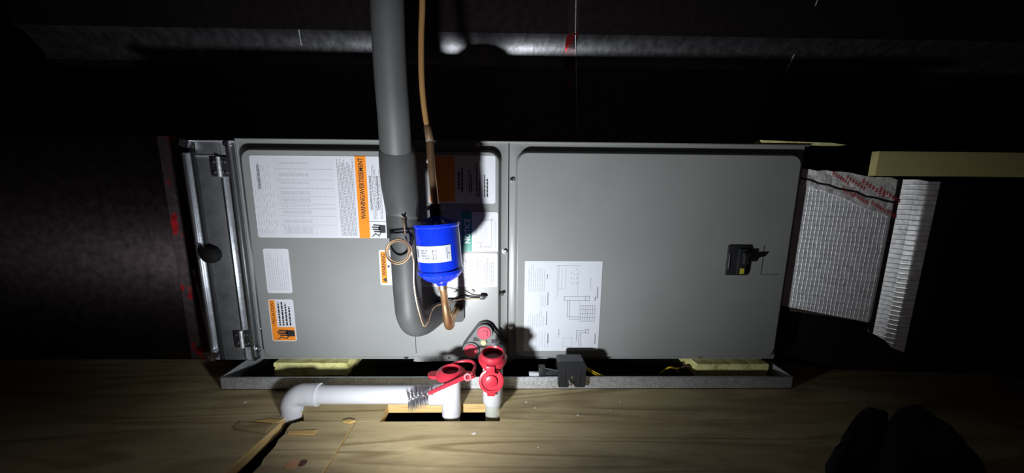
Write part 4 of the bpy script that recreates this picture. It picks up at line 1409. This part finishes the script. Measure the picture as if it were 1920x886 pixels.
for k, (pa, pb, pc) in enumerate((((1098, 688), (1118, 698), (1138, 708)), ((1100, 692), (1116, 701), (1128, 707)))):
    tube('lead_wire', [at(*pa, YPAN + 0.004), at(*pb, YPAN + 0.01), at(*pc, YPAN + 0.018)], 0.0014, 'yellow_wire', fs_, 8, sm=4)

# ================================================================ WIRE LOOP under the unit
YQ = 0.0
wl = thing('wire_loop', at(1285, 700, YQ), 'dark ringed cable with yellow wires in the pan under the unit', 'cable')
ring = []
cc = at(1287, 693, YQ)
for k in range(25):
    a = 2 * math.pi * k / 24 * 0.92 + 0.6
    ring.append(V((cc.x + 0.0135 * math.cos(a), YQ + 0.0006 * k - 0.006, cc.z + 0.0115 * math.sin(a))))
tube('cable_ring', ring, 0.0022, 'brown_rubber', wl, 10)
tube('yellow_lead', [at(1234, 703, YQ - 0.008), at(1245, 694, YQ - 0.01), at(1256, 688, YQ - 0.01), at(1266, 690, YQ - 0.006), at(1276, 690, YQ)], 0.0018, 'yellow_wire', wl, 8, sm=4)
tube('yellow_lead', [at(1268, 690, YQ - 0.01), at(1271, 696, YQ - 0.01), at(1272, 702, YQ - 0.008)], 0.0014, 'yellow_wire', wl, 8, sm=4)
ring = []
cc = at(1306, 685, YQ + 0.028)
for k in range(16):
    a = -1.9 + 3.4 * k / 15
    ring.append(V((cc.x + 0.010 * math.cos(a), YQ + 0.026, cc.z + 0.011 * math.sin(a))))
tube('cable_bend', ring, 0.0012, 'brown_rubber', wl, 8)

# ================================================================ SOFT BAG lower right
bg = thing('tool_bag', fl(1680, 850), 'dark soft bag with two drooping lobes lying on the plywood', 'bag')


def lobe(name, poly, hgt, seed):
    random.seed(seed)
    pts = [fl(px, py, 0.0) for px, py in poly]
    n = len(pts)
    c = sum(pts, V((0, 0, 0))) / n
    rings = [(1.0, 0.002), (1.02, hgt * 0.35), (0.96, hgt * 0.7), (0.8, hgt * 0.93), (0.5, hgt), (0.2, hgt * 0.97)]
    fine = catmull(pts + [pts[0]], 3)[:-1]
    m_ = len(fine)
    vs_, fs = [], []
    for s, z in rings:
        for p in fine:
            q = c + (p - c) * s
            vs_.append((q.x + random.uniform(-0.002, 0.002), q.y + random.uniform(-0.002, 0.002), z + random.uniform(-0.002, 0.002) * (z > 0.003)))
    for i in range(len(rings) - 1):
        for k in range(m_):
            k2 = (k + 1) % m_
            fs.append([i * m_ + k, i * m_ + k2, (i + 1) * m_ + k2, (i + 1) * m_ + k])
    fs.append(list(range(m_))[::-1])
    fs.append([(len(rings) - 1) * m_ + k for k in range(m_)])
    return mesh(name, vs_, fs, 'bag_cloth', bg, smooth=60)


lobe('flap', [(1548, 886), (1575, 845), (1612, 790), (1650, 790), (1662, 800), (1640, 850), (1625, 910), (1560, 915)], 0.035, 3)
lobe('pouch', [(1655, 830), (1672, 800), (1705, 790), (1728, 800), (1770, 830), (1810, 870), (1840, 930), (1700, 960), (1640, 930)], 0.045, 5)
random.seed(11)

# ================================================================ CHIPS AND DEBRIS on the plywood


def chip(name, pxs, z, th, mat, label, cat='wood chip', group=None):
    pts = [fl(px, py, z) for px, py in pxs]
    o = prism(name, [(p.x, p.y) for p in pts], 'z', z, z + th, mat)
    return tag(o, label, cat, group)


chip('wood_splinter', [(437, 803), (452, 792), (511, 796), (498, 812)], 0.0004, 0.0022, 'plywood_patch', 'flat veneer splinter beside the diagonal gap in the plywood')
chip('wood_splinter', [(541, 809), (594, 807), (588, 815), (540, 814)], 0.0016, 0.002, 'chip_wood', 'torn yellow veneer strip near the foot of the white elbow')
chip('wood_splinter', [(643, 791), (655, 788), (666, 790), (655, 794)], 0.0016, 0.003, 'chip_wood', 'tiny pale splinter at the corner of the plywood seam')
chip('wood_splinter', [(478, 790), (505, 786), (528, 788), (520, 793)], 0.0004, 0.002, 'chip_wood', 'long pale splinter at the head of the diagonal gap')
gd = 'pale specks on the plywood'
for (px, py, s) in ((459, 754, 4), (889, 812, 6), (987, 753, 3), (1004, 764, 2.5), (1084, 778, 4), (1163, 753, 3), (1010, 838, 4), (1145, 769, 2.5)):
    zz = 0.0002
    s *= 0.8
    chip('debris_speck', [(px - s, py + 1), (px + s * 0.3, py - s * 0.45), (px + s, py - 0.5), (px + s * 0.2, py + s * 0.4)], zz, 0.0008, 'chip_white', 'small pale speck of debris on the plywood', 'debris', gd)
# knot in the centre sheet
kp = fl(548, 869, 0.0016)
k1 = lathe('knot', (kp.x, kp.y, 0.0012), (0, 0, 1), [(0.010, 0), (0.0095, 0.0007), (0.0045, 0.0009)], 'knot_wood', floor, seg=16, sx=1.0)
kp = fl(567, 867, 0.0016)
lathe('knot', (kp.x, kp.y, 0.0012), (0, 0, 1), [(0.0065, 0), (0.006, 0.0006), (0.002, 0.0008)], 'knot_red', floor, seg=14)
